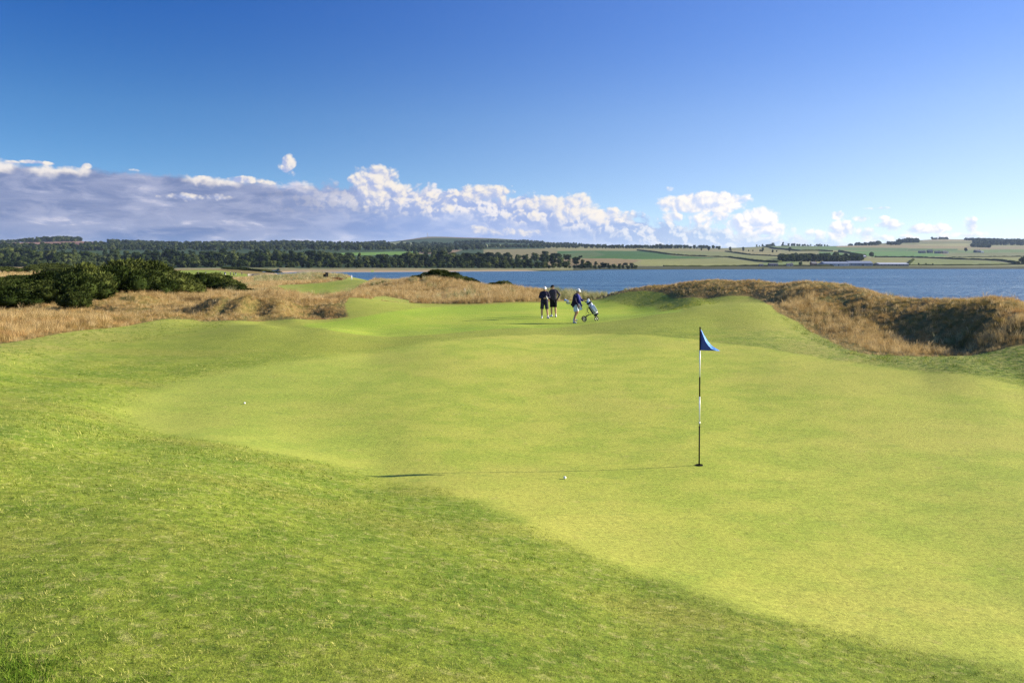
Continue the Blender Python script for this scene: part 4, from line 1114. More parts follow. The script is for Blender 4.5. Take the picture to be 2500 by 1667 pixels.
wall_white = simple("white_harling", (0.62, 0.60, 0.55), 0.9, 0.1)
wall_brick = simple("red_brick", (0.26, 0.12, 0.08), 0.9, 0.1)
wall_grey = simple("grey_stone", (0.22, 0.21, 0.20), 0.9, 0.1)
slate = simple("slate_roof", (0.09, 0.095, 0.11), 0.7, 0.3)
sheet = simple("blue_grey_sheeting", (0.20, 0.24, 0.31), 0.6, 0.4)
sheet2 = simple("pale_sheeting", (0.42, 0.45, 0.50), 0.6, 0.4)
glassd = simple("window_glass", (0.03, 0.04, 0.05), 0.2, 0.6)
def house(x, y, wpx, hpx, label, cat, wm, rm, name, rz=0.1, y0=1340, y1=4500, nwin=4, dfrac=0.55, roof=0.45, chim=False):
    X, Y = hit(x, y, y0, y1)
    k = Y / F; w_ = wpx * k; h_ = hpx * k; d_ = min(max(6.0, w_ * dfrac), 24)
    z = float(HEIGHT(np.array([X]), np.array([Y]), np.full(1, -9.0))[0]) + EYE
    o = empty(name, (X, Y, z), rz)
    hw = h_ * (1 - roof)
    bm = bmesh.new()
    v = [bm.verts.new(p) for p in [(-w_/2,-d_/2,-2),(w_/2,-d_/2,-2),(w_/2,d_/2,-2),(-w_/2,d_/2,-2),(-w_/2,-d_/2,hw),(w_/2,-d_/2,hw),(w_/2,d_/2,hw),(-w_/2,d_/2,hw),(-w_/2,0,h_*0.98),(w_/2,0,h_*0.98)]]
    for f in [(0,1,5,4),(1,2,6,9,5),(2,3,7,6),(3,0,4,8,7)]: bm.faces.new([v[i] for i in f])
    me = bpy.data.meshes.new("wall"); bm.to_mesh(me); bm.free(); link("wall", me, wm, o)
    e = 0.5; t = 0.35
    sl_ = (h_ - hw) / (d_ / 2)
    bm = bmesh.new()
    for sg in (-1, 1):
        q = [(-w_/2-e, sg*(d_/2+e), hw - e*sl_ + 0.1), (w_/2+e, sg*(d_/2+e), hw - e*sl_ + 0.1), (w_/2+e, 0, h_ + 0.1), (-w_/2-e, 0, h_ + 0.1)]
        a = [bm.verts.new(p) for p in q] + [bm.verts.new((p[0], p[1], p[2] + t)) for p in q]
        for f in [(0,1,2,3),(4,5,6,7),(0,1,5,4),(1,2,6,5),(3,0,4,7)]: bm.faces.new([a[i] for i in f])
    bmesh.ops.recalc_face_normals(bm, faces=bm.faces)
    me = bpy.data.meshes.new("roof"); bm.to_mesh(me); bm.free(); rf = link("roof", me, rm, o)
    if chim: boxes("chimney", [(w_*0.38, 0, h_ + 0.6, 1.2, 1.2, 2.2)], wm, rf)
    for i in range(nwin):
        boxes("window", [(-w_/2 + w_*(i+0.5)/nwin, -d_/2 - 0.05, hw*0.55, 1.2, 0.16, 1.5)], glassd, o)
    boxes("door", [(w_*0.07, -d_/2 - 0.06, min(1.1, hw/2), 1.3 if wm is not sheet else 4.0, 0.18, 2.2)], glassd, o)
    tag(o, label, cat)
house(1986,648.6,15,9.5,'red brick farmhouse with a dark roof left of the big barns','house',wall_brick,slate,'farmhouse',0.35,chim=True)
house(1999,649,7,6,'pale gabled wing standing just right of the red brick farmhouse','house',wall_white,slate,'house',1.2,nwin=1)
house(1928,649.6,14,6,'white cottage by the far shore in front of the shelter wood','house',wall_white,slate,'cottage',0.1,chim=True)
house(1887,649.8,21,7,'dark grey shed at the left end of the far farm','barn',wall_grey,slate,'barn',0.05)
house(1858,650,9,5,'small grey hut, leftmost building of the far farm','hut',wall_grey,slate,'hut',0.05,nwin=1)
house(2036,649,60,9.5,'long pale barn in the middle of the far farm','barn',sheet2,sheet,'barn',0.03,nwin=6)
house(2096,649,56,11,'large blue-grey barn, biggest of the far farm','barn',sheet,sheet,'barn',-0.03,nwin=6)
house(2175,649,72,7,'long low dark barn at the right end of the far farm','barn',wall_grey,sheet2,'barn',0.02,nwin=8)
house(2103,629.6,19,6,'small blue-grey barn in the green field beside the large round tree','barn',wall_grey,sheet2,'barn',0.1,nwin=2)
for (x, y, wp, hp, lb) in [(2251,617.5,15,5,'leftmost grey house of the hamlet on the right slope'),(2270,617,12,6.5,'tall grey house, second from the left in the hamlet on the right slope'),
                           (2289,618,13,5,'middle grey house of the hamlet on the right slope'),(2305,618,11,5,'small grey house right of the middle of the hamlet on the right slope')]:
    house(x, y, wp, hp, lb, 'house', wall_grey, slate, 'house', random.uniform(-0.3, 0.3), nwin=3, chim=True)
house(2312,617.6,5,3.5,'tiny white cottage at the right end of the hamlet on the slope','house',wall_white,slate,'cottage',0.2,nwin=1)
house(2386,616,15,6,'grey farmhouse alone right of the hamlet, under dark trees','house',wall_grey,slate,'farmhouse',0.2,nwin=3,chim=True)
house(2397.5,616.5,6,3,'small white shed beside the lone farmhouse right of the hamlet','shed',wall_white,sheet2,'shed',0.1,nwin=1)
house(319,596.5,13,2.5,'long white building among the trees on the left skyline','building',wall_white,sheet2,'building',0.0,2500,4600)
house(262,606.8,7,3,'leftmost small white house above the long wood at the left','house',wall_white,slate,'cottage',0.1,2300,4500,2)
house(273,606.8,5,3,'middle small white house above the long wood at the left','house',wall_white,slate,'cottage',0.2,2300,4500,2)
house(291,606,7,3,'rightmost small white house above the long wood at the left','house',wall_white,slate,'cottage',-0.2,2300,4500,2)
house(439,600,9,6,'tall pale house among the trees of the left ridge','house',wall_white,slate,'house',0.1,2300,4500,2)
house(701,602,8,2.5,'long pale roofed shed on the ridge above the middle of the long wood','shed',wall_white,sheet2,'shed',0.0,2300,4500,2)

# ------------------------------------------------------------------ people and their gear
dg_ = None
def prim_sphere(bm, c, r, sc=(1, 1, 1), sub=3, rot=None):
    M_ = Matrix.Translation(c) @ (rot.to_4x4() if rot else Matrix.Identity(4)) @ Matrix.Diagonal((sc[0] * r, sc[1] * r, sc[2] * r, 1))
    bmesh.ops.create_icosphere(bm, subdivisions=sub, radius=1.0, matrix=M_)
def cap(bm, p0, p1, r0, r1=None, seg=14):
    r1 = r0 if r1 is None else r1
    tube(bm, p0, p1, r0, r1, seg); prim_sphere(bm, p0, r0, sub=2); prim_sphere(bm, p1, r1, sub=2)
def fused(name, bm, mat, parent, voxel=0.008, smooth=6, keep=None):
    """fuse overlapping forms into one continuous skin"""
    me = bpy.data.meshes.new(name); bm.to_mesh(me); bm.free()
    o = bpy.data.objects.new("tmp", me); COL.objects.link(o)
    r = o.modifiers.new("r", 'REMESH'); r.mode = 'VOXEL'; r.voxel_size = voxel; r.use_smooth_shade = True
    if smooth:
        s_ = o.modifiers.new("s", 'SMOOTH'); s_.iterations = smooth; s_.factor = 0.5
    dg = bpy.context.evaluated_depsgraph_get(); dg.update()
    m2 = bpy.data.meshes.new_from_object(o.evaluated_get(dg)); m2.name = name
    bpy.data.objects.remove(o); bpy.data.meshes.remove(me)
    return link(name, m2, mat, parent)
def lerp(a, b, t): return Vector(a) * (1 - t) + Vector(b) * t

skin = simple("skin", (0.48, 0.27, 0.18), 0.55, 0.35, 0.08, 40)
navy = simple("navy_knit", (0.022, 0.020, 0.045), 0.85, 0.15, 0.3, 25)
charcoal = simple("charcoal_cloth", (0.048, 0.043, 0.060), 0.85, 0.15, 0.3, 25)
blackc = simple("black_cloth", (0.012, 0.012, 0.016), 0.85, 0.15, 0.3, 25)
bluec = simple("royal_blue_jacket", (0.030, 0.035, 0.22), 0.7, 0.25, 0.3, 18)
palec = simple("pale_blue_shorts", (0.55, 0.66, 0.80), 0.85, 0.15, 0.1, 20)
whitec = simple("white_cotton", (0.80, 0.80, 0.80), 0.8, 0.2, 0.06, 30)
whitel = simple("white_leather", (0.78, 0.78, 0.77), 0.45, 0.5, 0.05, 30)
rubber = simple("black_rubber", (0.015, 0.015, 0.016), 0.6, 0.3, 0.2, 40)
hairm = simple("grey_hair", (0.16, 0.13, 0.10), 0.8, 0.2, 0.3, 80)
greym = simple("grey_metal", (0.35, 0.36, 0.38), 0.35, 0.6, 0.1, 30, 0.8)
darkm = simple("dark_metal", (0.03, 0.03, 0.035), 0.4, 0.5, 0.1, 30)
eye_m = simple("eyes", (0.03, 0.02, 0.02), 0.3, 0.5, 0.1, 30)

def head(bm, c, look, R=0.098):
    lk = Vector(look).normalized(); q = lk.to_track_quat('Y', 'Z').to_matrix()
    def L(x, y, z): return Vector(c) + q @ Vector((x, y, z))
    prim_sphere(bm, L(0, -0.012, 0.028), 1.0, (0.076, 0.095, 0.090), 3, q)
    prim_sphere(bm, L(0, 0.012, -0.045), 1.0, (0.060, 0.072, 0.072), 3, q)
    prim_sphere(bm, L(0, 0.055, -0.092), 1.0, (0.028, 0.024, 0.020), 2, q)       # chin
    cap(bm, L(0, 0.082, 0.010), L(0, 0.102, -0.022), 0.009, 0.014, 8)             # nose
    cap(bm, L(-0.028, 0.078, 0.022), L(0.028, 0.078, 0.022), 0.010, 0.010, 8)      # brow
    cap(bm, L(-0.018, 0.078, -0.056), L(0.018, 0.078, -0.056), 0.008, 0.008, 8)    # mouth
    for s_ in (-1, 1):
        prim_sphere(bm, L(s_ * 0.077, -0.012, -0.010), 1.0, (0.010, 0.020, 0.032), 2, q)
        prim_sphere(bm, L(s_ * 0.040, 0.060, -0.022), 1.0, (0.022, 0.020, 0.020), 2, q)
    return L, q
def hand(bm, w_, tip_dir, side, curl=0.6, k=1.0):
    """palm, four fingers of different length and a thumb from the side of the palm"""
    f = Vector(tip_dir).normalized(); s_ = Vector(side).normalized(); s_ = (s_ - f * s_.dot(f)).normalized(); nrm = f.cross(s_)
    w_ = Vector(w_)
    for t in (-0.028, -0.010, 0.010, 0.028):
        cap(bm, w_ + f * 0.012 + s_ * t * 0.6, w_ + f * 0.085 + s_ * t, 0.014, 0.012, 8)
    for t, ln in ((-0.033, 0.058), (-0.011, 0.074), (0.011, 0.080), (0.032, 0.070)):
        p = w_ + f * 0.085 + s_ * t; d_ = f.copy(); rad = 0.0092
        for seg_ in range(3):
            d_ = (d_ + nrm * curl * (0.35 + 0.3 * seg_)).normalized()
            p2 = p + d_ * ln / 3; cap(bm, p, p2, rad, rad * 0.93, 7); p = p2; rad *= 0.92
    p = w_ + f * 0.025 + s_ * 0.028
    p2 = p + (s_ * 0.75 + f * 0.6 + nrm * 0.3).normalized() * 0.038; p3 = p2 + (f * 0.9 + s_ * 0.2 + nrm * curl * 0.7).normalized() * 0.032
    cap(bm, p, p2, 0.0135, 0.011, 8); cap(bm, p2, p3, 0.011, 0.009, 8)
def cap_hat(c, look, mat, parent, brim=True, logo=None):
    lk = Vector(look).normalized(); q = lk.to_track_quat('Y', 'Z').to_matrix()
    def L(x, y, z): return Vector(c) + q @ Vector((x, y, z))
    bm = bmesh.new()
    prim_sphere(bm, L(0, -0.012, 0.045), 1.0, (0.090, 0.108, 0.088), 3, q)
    cut = L(0, 0, 0.020); bmesh.ops.bisect_plane(bm, geom=bm.verts[:] + bm.edges[:] + bm.faces[:], plane_co=cut, plane_no=q @ Vector((0, 0, 1)), clear_inner=True)
    bmesh.ops.holes_fill(bm, edges=[e for e in bm.edges if e.is_boundary])
    o = fused("cap", bm, mat, parent, 0.008, 3)
    bm = bmesh.new(); n_ = 10
    for i in range(n_ + 1):
        a = -1.1 + 2.2 * i / n_
        for z_ in (0, 0.006):
            bm.verts.new(L(math.sin(a) * 0.080, 0.060 + 0.0 * math.cos(a), 0.022 + z_)); bm.verts.new(L(math.sin(a) * 0.078, 0.080 + math.cos(a) * 0.085, 0.010 + z_))
    bm.verts.ensure_lookup_table()
    for i in range(n_):
        b = i * 4
        for (p_, q_) in ((0, 1), (2, 3)):
            bm.faces.new([bm.verts[b + p_], bm.verts[b + q_], bm.verts[b + 4 + q_], bm.verts[b + 4 + p_]])
        bm.faces.new([bm.verts[b + 1], bm.verts[b + 3], bm.verts[b + 7], bm.verts[b + 5]])
    bmesh.ops.recalc_face_normals(bm, faces=bm.faces)
    me = bpy.data.meshes.new("brim"); bm.to_mesh(me); bm.free(); link("brim", me, mat, o)
    return o
def shoe(a, d, mat, sole, parent, lift=0.0):
    """a = ankle, d = toe direction on the ground"""
    d = Vector((d[0], d[1], 0)).normalized(); a = Vector(a); g_ = Vector((a.x, a.y, lift))
    s_ = Vector((-d.y, d.x, 0))
    bm = bmesh.new()
    for t in (-1, 1):
        cap(bm, g_ - d * 0.045 + s_ * 0.006 * t + Vector((0, 0, 0.040)), g_ + d * 0.09 + s_ * 0.016 * t + Vector((0, 0, 0.038)), 0.036, 0.034)
    cap(bm, g_ + d * 0.09 + Vector((0, 0, 0.036)), g_ + d * 0.165 + Vector((0, 0, 0.032)), 0.040, 0.030)
    cap(bm, g_ - d * 0.03 + Vector((0, 0, 0.06)), g_ + d * 0.03 + Vector((0, 0, 0.075)), 0.040, 0.032)
    o = fused("shoe", bm, mat, parent, 0.009, 4)
    bm = bmesh.new()
    for i in range(18):
        t = i / 18 * 6.283; r_ = 0.046 if math.cos(t) > -0.2 else 0.038
        p = g_ + d * (0.055 + math.cos(t) * 0.138) + s_ * math.sin(t) * r_
        bm.verts.new((p.x, p.y, lift - 0.004))
    f = bm.faces.new(bm.verts[:]); ex = bmesh.ops.extrude_face_region(bm, geom=[f])
    bmesh.ops.translate(bm, verts=[v for v in ex['geom'] if isinstance(v, bmesh.types.BMVert)], vec=(0, 0, 0.020))
    bmesh.ops.recalc_face_normals(bm, faces=bm.faces)
    me = bpy.data.meshes.new("sole"); bm.to_mesh(me); bm.free(); link("sole", me, sole, o)
    return o

def person(root, J, look, top_m, short_m, hat_m, shoe_m, sole_m, toes, hands, hem=0.50, sleeve='long', shirt_hem=0.86, glove=None, belly=1.0, hair=True, jacket=False, lifts=(0, 0), detail=1.0):
    """J: joint positions in metres, x to the right, y into the picture, z up"""
    v = {k: Vector(p) for k, p in J.items()}
    bm = bmesh.new()
    L, q = head(bm, v['head'], look)
    cap(bm, v['neck'] + Vector((0, 0, -0.03)), v['head'] + Vector((0, 0, -0.05)), 0.060, 0.054)
    ch = lerp(v['shL'], v['shR'], 0.5); pv = lerp(v['hipL'], v['hipR'], 0.5)
    for t, w_ in ((0.08, 0.13), (0.3, 0.13), (0.6, 0.12), (0.9, 0.13)):
        c = lerp(ch, pv, t); ax = (v['shR'] - v['shL']).normalized()
        cap(bm, c - ax * w_ * 0.45 + Vector((0, 0, -0.03 if t < 0.1 else 0)), c + ax * w_ * 0.45 + Vector((0, 0, -0.03 if t < 0.1 else 0)), 0.088, 0.088)
    for a in 'LR':
        cap(bm, v['sh' + a], v['el' + a], 0.050, 0.040); cap(bm, v['el' + a], v['ha' + a], 0.040, 0.026)
        cap(bm, v['hip' + a], v['kn' + a], 0.082, 0.056)
        kn, an = v['kn' + a], v['an' + a]; md = lerp(kn, an, 0.32) + Vector((0, 0.018, 0))
        cap(bm, kn, md, 0.055, 0.058); cap(bm, md, an, 0.058, 0.036)
        cap(bm, an, an + Vector((toes[0 if a == 'L' else 1][0] * 0.06, toes[0 if a == 'L' else 1][1] * 0.06, -0.045)), 0.036, 0.032)
        fd, sd, cu = hands[a]
        hand(bm, v['ha' + a], fd, sd, cu)
    body = fused("body", bm, skin, root, 0.0075, 3)
    for s_ in (-1, 1):
        bm = bmesh.new(); prim_sphere(bm, L(s_ * 0.031, 0.084, 0.002), 0.011, sub=2); me = bpy.data.meshes.new("eye"); bm.to_mesh(me); bm.free(); link("eye", me, eye_m, body)
    if hair:
        bm = bmesh.new(); prim_sphere(bm, L(0, -0.030, 0.012), 1.0, (0.080, 0.088, 0.078), 3, q); prim_sphere(bm, L(0, -0.05, -0.035), 1.0, (0.066, 0.05, 0.045), 2, q)
        fused("hair", bm, hairm, root, 0.009, 3)
    cap_hat(v['head'], look, hat_m, root)
    # shirt or jacket
    bm = bmesh.new(); ax = (v['shR'] - v['shL']).normalized()
    bot = lerp(ch, pv, (ch.z - shirt_hem) / max(0.1, ch.z - pv.z))
    fw = Vector(look).normalized(); fw.z = 0
    K_ = 6
    for i in range(K_ + 1):
        t = i / K_; c = lerp(ch, bot, t); w_ = (0.150, 0.145, 0.135, 0.128, 0.125, 0.130, 0.135)[i] * (1.08 if jacket else 1.0)
        r_ = (0.098, 0.122, 0.128, 0.130, 0.130, 0.128, 0.124)[i] * (1.0 + (belly - 1) * min(1, t * 1.6)) * (1.06 if jacket else 1)
        if i == 0: c = c + Vector((0, 0, -0.03))
        if i == K_: c = c + Vector((0, 0, 0.07))
        cap(bm, c - ax * (w_ - 0.03) * 0.62, c + ax * (w_ - 0.03) * 0.62, r_, r_)
    cap(bm, v['shL'], ch + Vector((0, 0, 0.05)), 0.060, 0.066); cap(bm, v['shR'], ch + Vector((0, 0, 0.05)), 0.060, 0.066)
    cap(bm, ch + Vector((0, 0, 0.02)), v['neck'] + Vector((0, 0, -0.005)), 0.078, 0.066)
    for a in 'LR':
        cap(bm, v['sh' + a], v['el' + a], 0.066, 0.056)
        if sleeve == 'long' or a in sleeve.split('_')[0]: cap(bm, v['el' + a], lerp(v['el' + a], v['ha' + a], 0.93), 0.056, 0.040)
        else: cap(bm, v['el' + a], lerp(v['el' + a], v['ha' + a], 0.25), 0.056, 0.050)
    # loose folds
    for _ in range(14):
        t = random.uniform(0.2, 0.95); c = lerp(ch, bot, t); a_ = random.uniform(0, 6.28)
        p = c + Vector((math.cos(a_) * 0.17, math.sin(a_) * 0.12, 0)); cap(bm, p, p + Vector((random.uniform(-.03, .03), 0, -0.12)), 0.020, 0.012, 6)
    [cap(bm, ch - ax * 0.09 + Vector((0, -0.0, z_)), ch + ax * 0.09 + Vector((0, 0, z_)), 0.100, 0.100) for z_ in (-0.06, -0.13, -0.2)]
    fused("jacket" if jacket else "sweater", bm, top_m, root, 0.012, 4)
    # shorts
    bm = bmesh.new()
    cap(bm, pv - ax * 0.085 + Vector((0, 0, 0.04)), pv + ax * 0.085 + Vector((0, 0, 0.04)), 0.125, 0.125)
    for a in 'LR':
        h_, k_ = v['hip' + a], v['kn' + a]
        e = lerp(h_, k_, (h_.z - hem) / max(0.05, h_.z - k_.z))
        tube(bm, h_ + Vector((0, 0, 0.03)), e, 0.108, 0.100, 18); prim_sphere(bm, h_, 0.11, sub=2)
    fused("shorts", bm, short_m, root, 0.012, 3)
    for i, a in enumerate('LR'):
        an = v['an' + a]; bm = bmesh.new(); cap(bm, an + Vector((0, 0, 0.05)), an + Vector((0, 0, -0.02)), 0.042, 0.044)
        fused("sock", bm, whitec, root, 0.010, 2)
        shoe((an.x, an.y, an.z), toes[i], shoe_m, sole_m, root, lifts[i])
    if glove:
        a, gm_ = glove; bm = bmesh.new(); fd, sd, cu = hands[a]
        w_ = v['ha' + a]; fdv = Vector(fd).normalized()
        hand(bm, w_ + fdv * -0.004, fd, sd, cu); prim_sphere(bm, w_ + fdv * 0.05, 0.038, (1, 1, 0.9), 2); cap(bm, w_ - fdv * 0.02, w_ + fdv * 0.02, 0.034, 0.032, 8)
        bmesh.ops.scale(bm, vec=(1.05, 1.05, 1.05), verts=bm.verts, space=Matrix.Translation(-(w_ + fdv * 0.06)))
        fused("glove", bm, gm_, root, 0.008, 2)

# man in the white cap, hands in front of his waist
pA = empty("person", at(1329, 43.4)); tag(pA, 'standing man in white cap and charcoal shorts, hands held at his waist', 'person')
person(pA, dict(head=(0.02,0,1.595), neck=(0.015,0,1.46), shL=(-0.17,0.0,1.40), shR=(0.175,0.0,1.40), elL=(-0.27,-0.02,1.15), elR=(0.285,-0.02,1.15), haL=(-0.05,-0.23,1.09), haR=(0.14,-0.24,1.10),
    hipL=(-0.095,0,0.88), hipR=(0.10,0,0.88), knL=(-0.135,-0.02,0.48), knR=(0.145,-0.03,0.48), anL=(-0.13,0.02,0.10), anR=(0.185,0.0,0.10)),
    (0.35, -1, -0.12), navy, charcoal, whitec, whitel, rubber, [(-0.1, -1), (0.45, -1)], {'L': ((0.9, -0.25, 0.1), (0, 0.1, 1), 0.7), 'R': ((-0.5, -0.3, 0.75), (0, -0.8, 0.3), 0.8)}, hem=0.50, glove=('R', whitel), belly=1.14, shirt_hem=0.82)
# taller man in the dark cap
pB = empty("person", at(1351, 44.8)); tag(pB, 'tall man in black cap and dark sweater with one hand on his hip', 'person')
person(pB, dict(head=(-0.05,0,1.665), neck=(-0.02,0.01,1.53), shL=(-0.165,0,1.47), shR=(0.175,0,1.475), elL=(-0.25,0.0,1.20), elR=(0.355,0.05,1.25), haL=(-0.22,-0.10,0.99), haR=(0.235,0.0,1.01),
    hipL=(-0.09,0,0.93), hipR=(0.095,0,0.93), knL=(-0.105,0,0.52), knR=(0.11,0,0.52), anL=(-0.10,0.03,0.10), anR=(0.135,0.0,0.10)),
    (-1, -0.35, -0.05), charcoal, blackc, blackc, whitel, rubber, [(-1, -0.35), (0.1, -1)], {'L': ((0.1, -0.3, -1), (0, -1, 0.1), 0.4), 'R': ((-0.35, -0.2, -0.9), (0, -1, 0), 0.4)}, hem=0.55, glove=('R', blackc), shirt_hem=0.90)
# man with the trolley
pC = empty("person", at(1404, 40.6)); tag(pC, 'man in blue jacket and pale shorts pushing the golf trolley', 'person')
person(pC, dict(head=(0.165,-0.02,1.625), neck=(0.115,0,1.495), shL=(-0.03,-0.13,1.42), shR=(0.15,0.15,1.42), elL=(0.00,-0.24,1.14), elR=(0.30,0.14,1.20), haL=(0.13,-0.26,0.93), haR=(0.40,0.0,1.13),
    hipL=(0.00,-0.09,0.90), hipR=(0.02,0.10,0.90), knL=(0.03,-0.09,0.50), knR=(0.13,0.10,0.56), anL=(-0.05,-0.02,0.11), anR=(-0.02,0.30,0.22)),
    (0.9, -0.75, -0.35), navy, palec, whitec, whitel, rubber, [(0.6, -0.9), (0.9, -0.6)], {'L': ((0.3, -0.2, -0.8), (0.8, 0, 0.2), 0.6), 'R': ((1, -0.1, -0.1), (0, -1, 0), 1.0)}, hem=0.60, shirt_hem=0.84, jacket=True, belly=1.08, lifts=(0, 0.10))
# the bright blue front panel of his jacket
bm = bmesh.new()
for (p, q_, r_) in [((0.12,-0.13,1.40),(0.21,-0.12,1.10),0.085),((0.21,-0.12,1.10),(0.25,-0.10,0.90),0.085),((0.25,-0.10,0.92),(0.28,-0.08,0.80),0.06),((0.15,0.15,1.42),(0.30,0.14,1.20),0.070),((0.30,0.14,1.20),(0.385,0.02,1.14),0.052)]:
    cap(bm, p, q_, r_, r_ * 0.9)
fused("jacket_front", bm, bluec, pC, 0.012, 5)

def cloth_sheet(name, top, bot, mat, parent=None, loc=None, folds=5, amp=0.02, th=0.006):
    (a0, a1), (b0, b1) = top, bot
    n_, m_ = 24, 14; vs = []
    for side in (0, 1):
        for i in range(m_ + 1):
            t = i / m_; p0 = lerp(a0, b0, t); p1 = lerp(a1, b1, t)
            for j in range(n_ + 1):
                s_ = j / n_; p = lerp(p0, p1, s_); w_ = math.sin(s_ * folds * 6.283 / 2 + t * 2) * amp * (0.3 + t)
                vs.append((p.x + w_ * 0.3, p.y + w_ + side * th, p.z + math.sin(s_ * 7) * 0.008 * t))
    k = (m_ + 1) * (n_ + 1); fs = []
    for i in range(m_):
        for j in range(n_):
            b = i * (n_ + 1) + j; fs.append((b, b + 1, b + n_ + 2, b + n_ + 1)); fs.append((k + b, k + b + n_ + 1, k + b + n_ + 2, k + b + 1))
    for j in range(n_):
        for b in (j, m_ * (n_ + 1) + j): fs.append((b, b + 1, k + b + 1, k + b))
    for i in range(m_):
        for b in (i * (n_ + 1), i * (n_ + 1) + n_): fs.append((b, b + n_ + 1, k + b + n_ + 1, k + b))
    return link(name, npmesh(name, vs, fs, True), mat, parent, loc)
gC = at(1404, 40.6)
tw = cloth_sheet("towel", ((0.12,-0.24,1.02),(0.20,-0.24,1.00)), ((0.20,-0.26,0.64),(0.38,-0.22,0.72)), whitec, None, gC, 5, 0.02)
tag(tw, 'white towel hanging beside the pale shorts of the man with the trolley', 'towel')

# golf bags and clubs
bagw = simple("white_nylon", (0.72, 0.76, 0.82), 0.6, 0.3, 0.08, 25)
bagb = simple("light_blue_nylon", (0.22, 0.42, 0.80), 0.6, 0.3, 0.1, 25)
bagk = simple("black_nylon", (0.014, 0.016, 0.028), 0.7, 0.25, 0.3, 25)
def frame_axes(b, t, front=(0, -1, 0)):
    z_ = (Vector(t) - Vector(b)).normalized(); x_ = Vector(front).cross(z_).normalized(); y_ = z_.cross(x_)
    return Matrix((x_, y_, z_)).transposed()
def golf_bag(name, base, top_, loc, label, mats, r=0.115, side=1):
    """mats: body, panel, trim"""
    L = (Vector(top_) - Vector(base)).length
    o = empty(name, loc + Vector(base)); R_ = frame_axes(base, top_); o.rotation_euler = R_.to_euler()
    rings = [(0, 0.86), (0.02, 0.92), (0.25, 0.95), (0.55, 0.88), (0.80, 0.86), (1.0, 1.0)]
    def ring_mesh(nm, z0, z1, k0, k1, mat, parent, seg=28, sq=0.85, th=0.012):
        vs = []; 
        for (z_, k_) in ((z0, k0), (z1, k1)):
            for i in range(seg):
                a = i / seg * 6.283; vs.append((math.cos(a) * r * k_, math.sin(a) * r * k_ * sq, z_ * L))
        for (z_, k_) in ((z1, k1 - 0.1), (z0, k0 - 0.1)):
            for i in range(seg):
                a = i / seg * 6.283; vs.append((math.cos(a) * r * k_, math.sin(a) * r * k_ * sq, z_ * L))
        fs = []
        for q_ in range(4):
            for i in range(seg):
                j = (i + 1) % seg; A_ = q_ * seg; B_ = ((q_ + 1) % 4) * seg; fs.append((A_ + i, A_ + j, B_ + j, B_ + i))
        return link(nm, npmesh(nm, vs, fs, True), mat, parent)
    body = ring_mesh("body", 0.10, 0.90, 0.93, 0.88, mats[0], o)
    ring_mesh("base", -0.01, 0.11, 0.92, 1.0, mats[2], o)
    ring_mesh("collar", 0.89, 1.0, 0.98, 1.08, mats[2], o)
    boxes("divider", [(0, 0, L * 0.97, r * 1.7, 0.02, 0.03), (0, 0, L * 0.968, 0.02, r * 1.4, 0.03)], mats[2], o)
    boxes("pocket", [(-0.02 * side, -r * 0.95, L * 0.33, r * 1.25, 0.09, L * 0.40)], mats[1], o, bevel=0.022)
    boxes("ball_pocket", [(0.0, -r * 0.90, L * 0.68, r * 1.1, 0.075, L * 0.20)], mats[0], o, bevel=0.020)
    boxes("side_pocket", [(r * 0.92, 0, L * 0.45, 0.07, r * 1.2, L * 0.55)], mats[2], o, bevel=0.018)
    boxes("side_pocket", [(-r * 0.92, 0, L * 0.45, 0.07, r * 1.2, L * 0.50)], mats[0], o, bevel=0.018)
    bm = bmesh.new(); prev = None
    for i in range(13):
        t = i / 12; p = Vector((0.02 + math.sin(t * 3.14) * 0.04, r * 0.8 + math.sin(t * 3.14) * 0.10, L * (0.22 + 0.6 * t)))
        if prev is not None: tube(bm, prev, p, 0.014, 0.014, 8)
        prev = p
    me = bpy.data.meshes.new("strap"); bm.to_mesh(me); bm.free(); link("strap", me, mats[2], o)
    # stripe trim
    for k_ in (0.20, 0.24): 
        ring_mesh("piping", k_, k_ + 0.012, 0.965, 0.965, mats[2], o)
    tag(o, label, 'golf bag')
    return o, R_, L
def club(loc, R_, base, L, off, ln, kind, mat_head, label, group):
    ax = R_ @ Vector((0, 0, 1)); o_ = loc + Vector(base) + R_ @ Vector((off[0], off[1], L * 0.35))
    o = empty("golf_club", o_); o.rotation_euler = R_.to_euler()
    tubes("shaft", [((0, 0, 0), (0, 0, L * 0.65 + ln), 0.006, 0.0055)], greym, o, 8)
    bm = bmesh.new(); z_ = L * 0.65 + ln
    if kind == 'wood':
        prim_sphere(bm, (0.02, -0.01, z_ + 0.02), 1.0, (0.062, 0.048, 0.055), 3); cap(bm, (0, 0, z_ - 0.15), (0, 0, z_ - 0.01), 0.022, 0.030)
        fused("head_cover", bm, mat_head, o, 0.009, 3)
    else:
        vs = [(-0.006, -0.008, z_ - 0.02), (0.012, -0.008, z_ - 0.02), (0.075, -0.008, z_ + 0.045), (0.07, -0.008, z_ - 0.012), (-0.006, 0.012, z_ - 0.02), (0.012, 0.008, z_ - 0.02), (0.075, 0.006, z_ + 0.045), (0.07, 0.014, z_ - 0.012)]
        for v_ in vs: bm.verts.new(v_)
        bmesh.ops.convex_hull(bm, input=bm.verts); me = bpy.data.meshes.new("club_head"); bm.to_mesh(me); bm.free(); link("club_head", me, mat_head, o)
    tag(o, label, 'golf club', group)

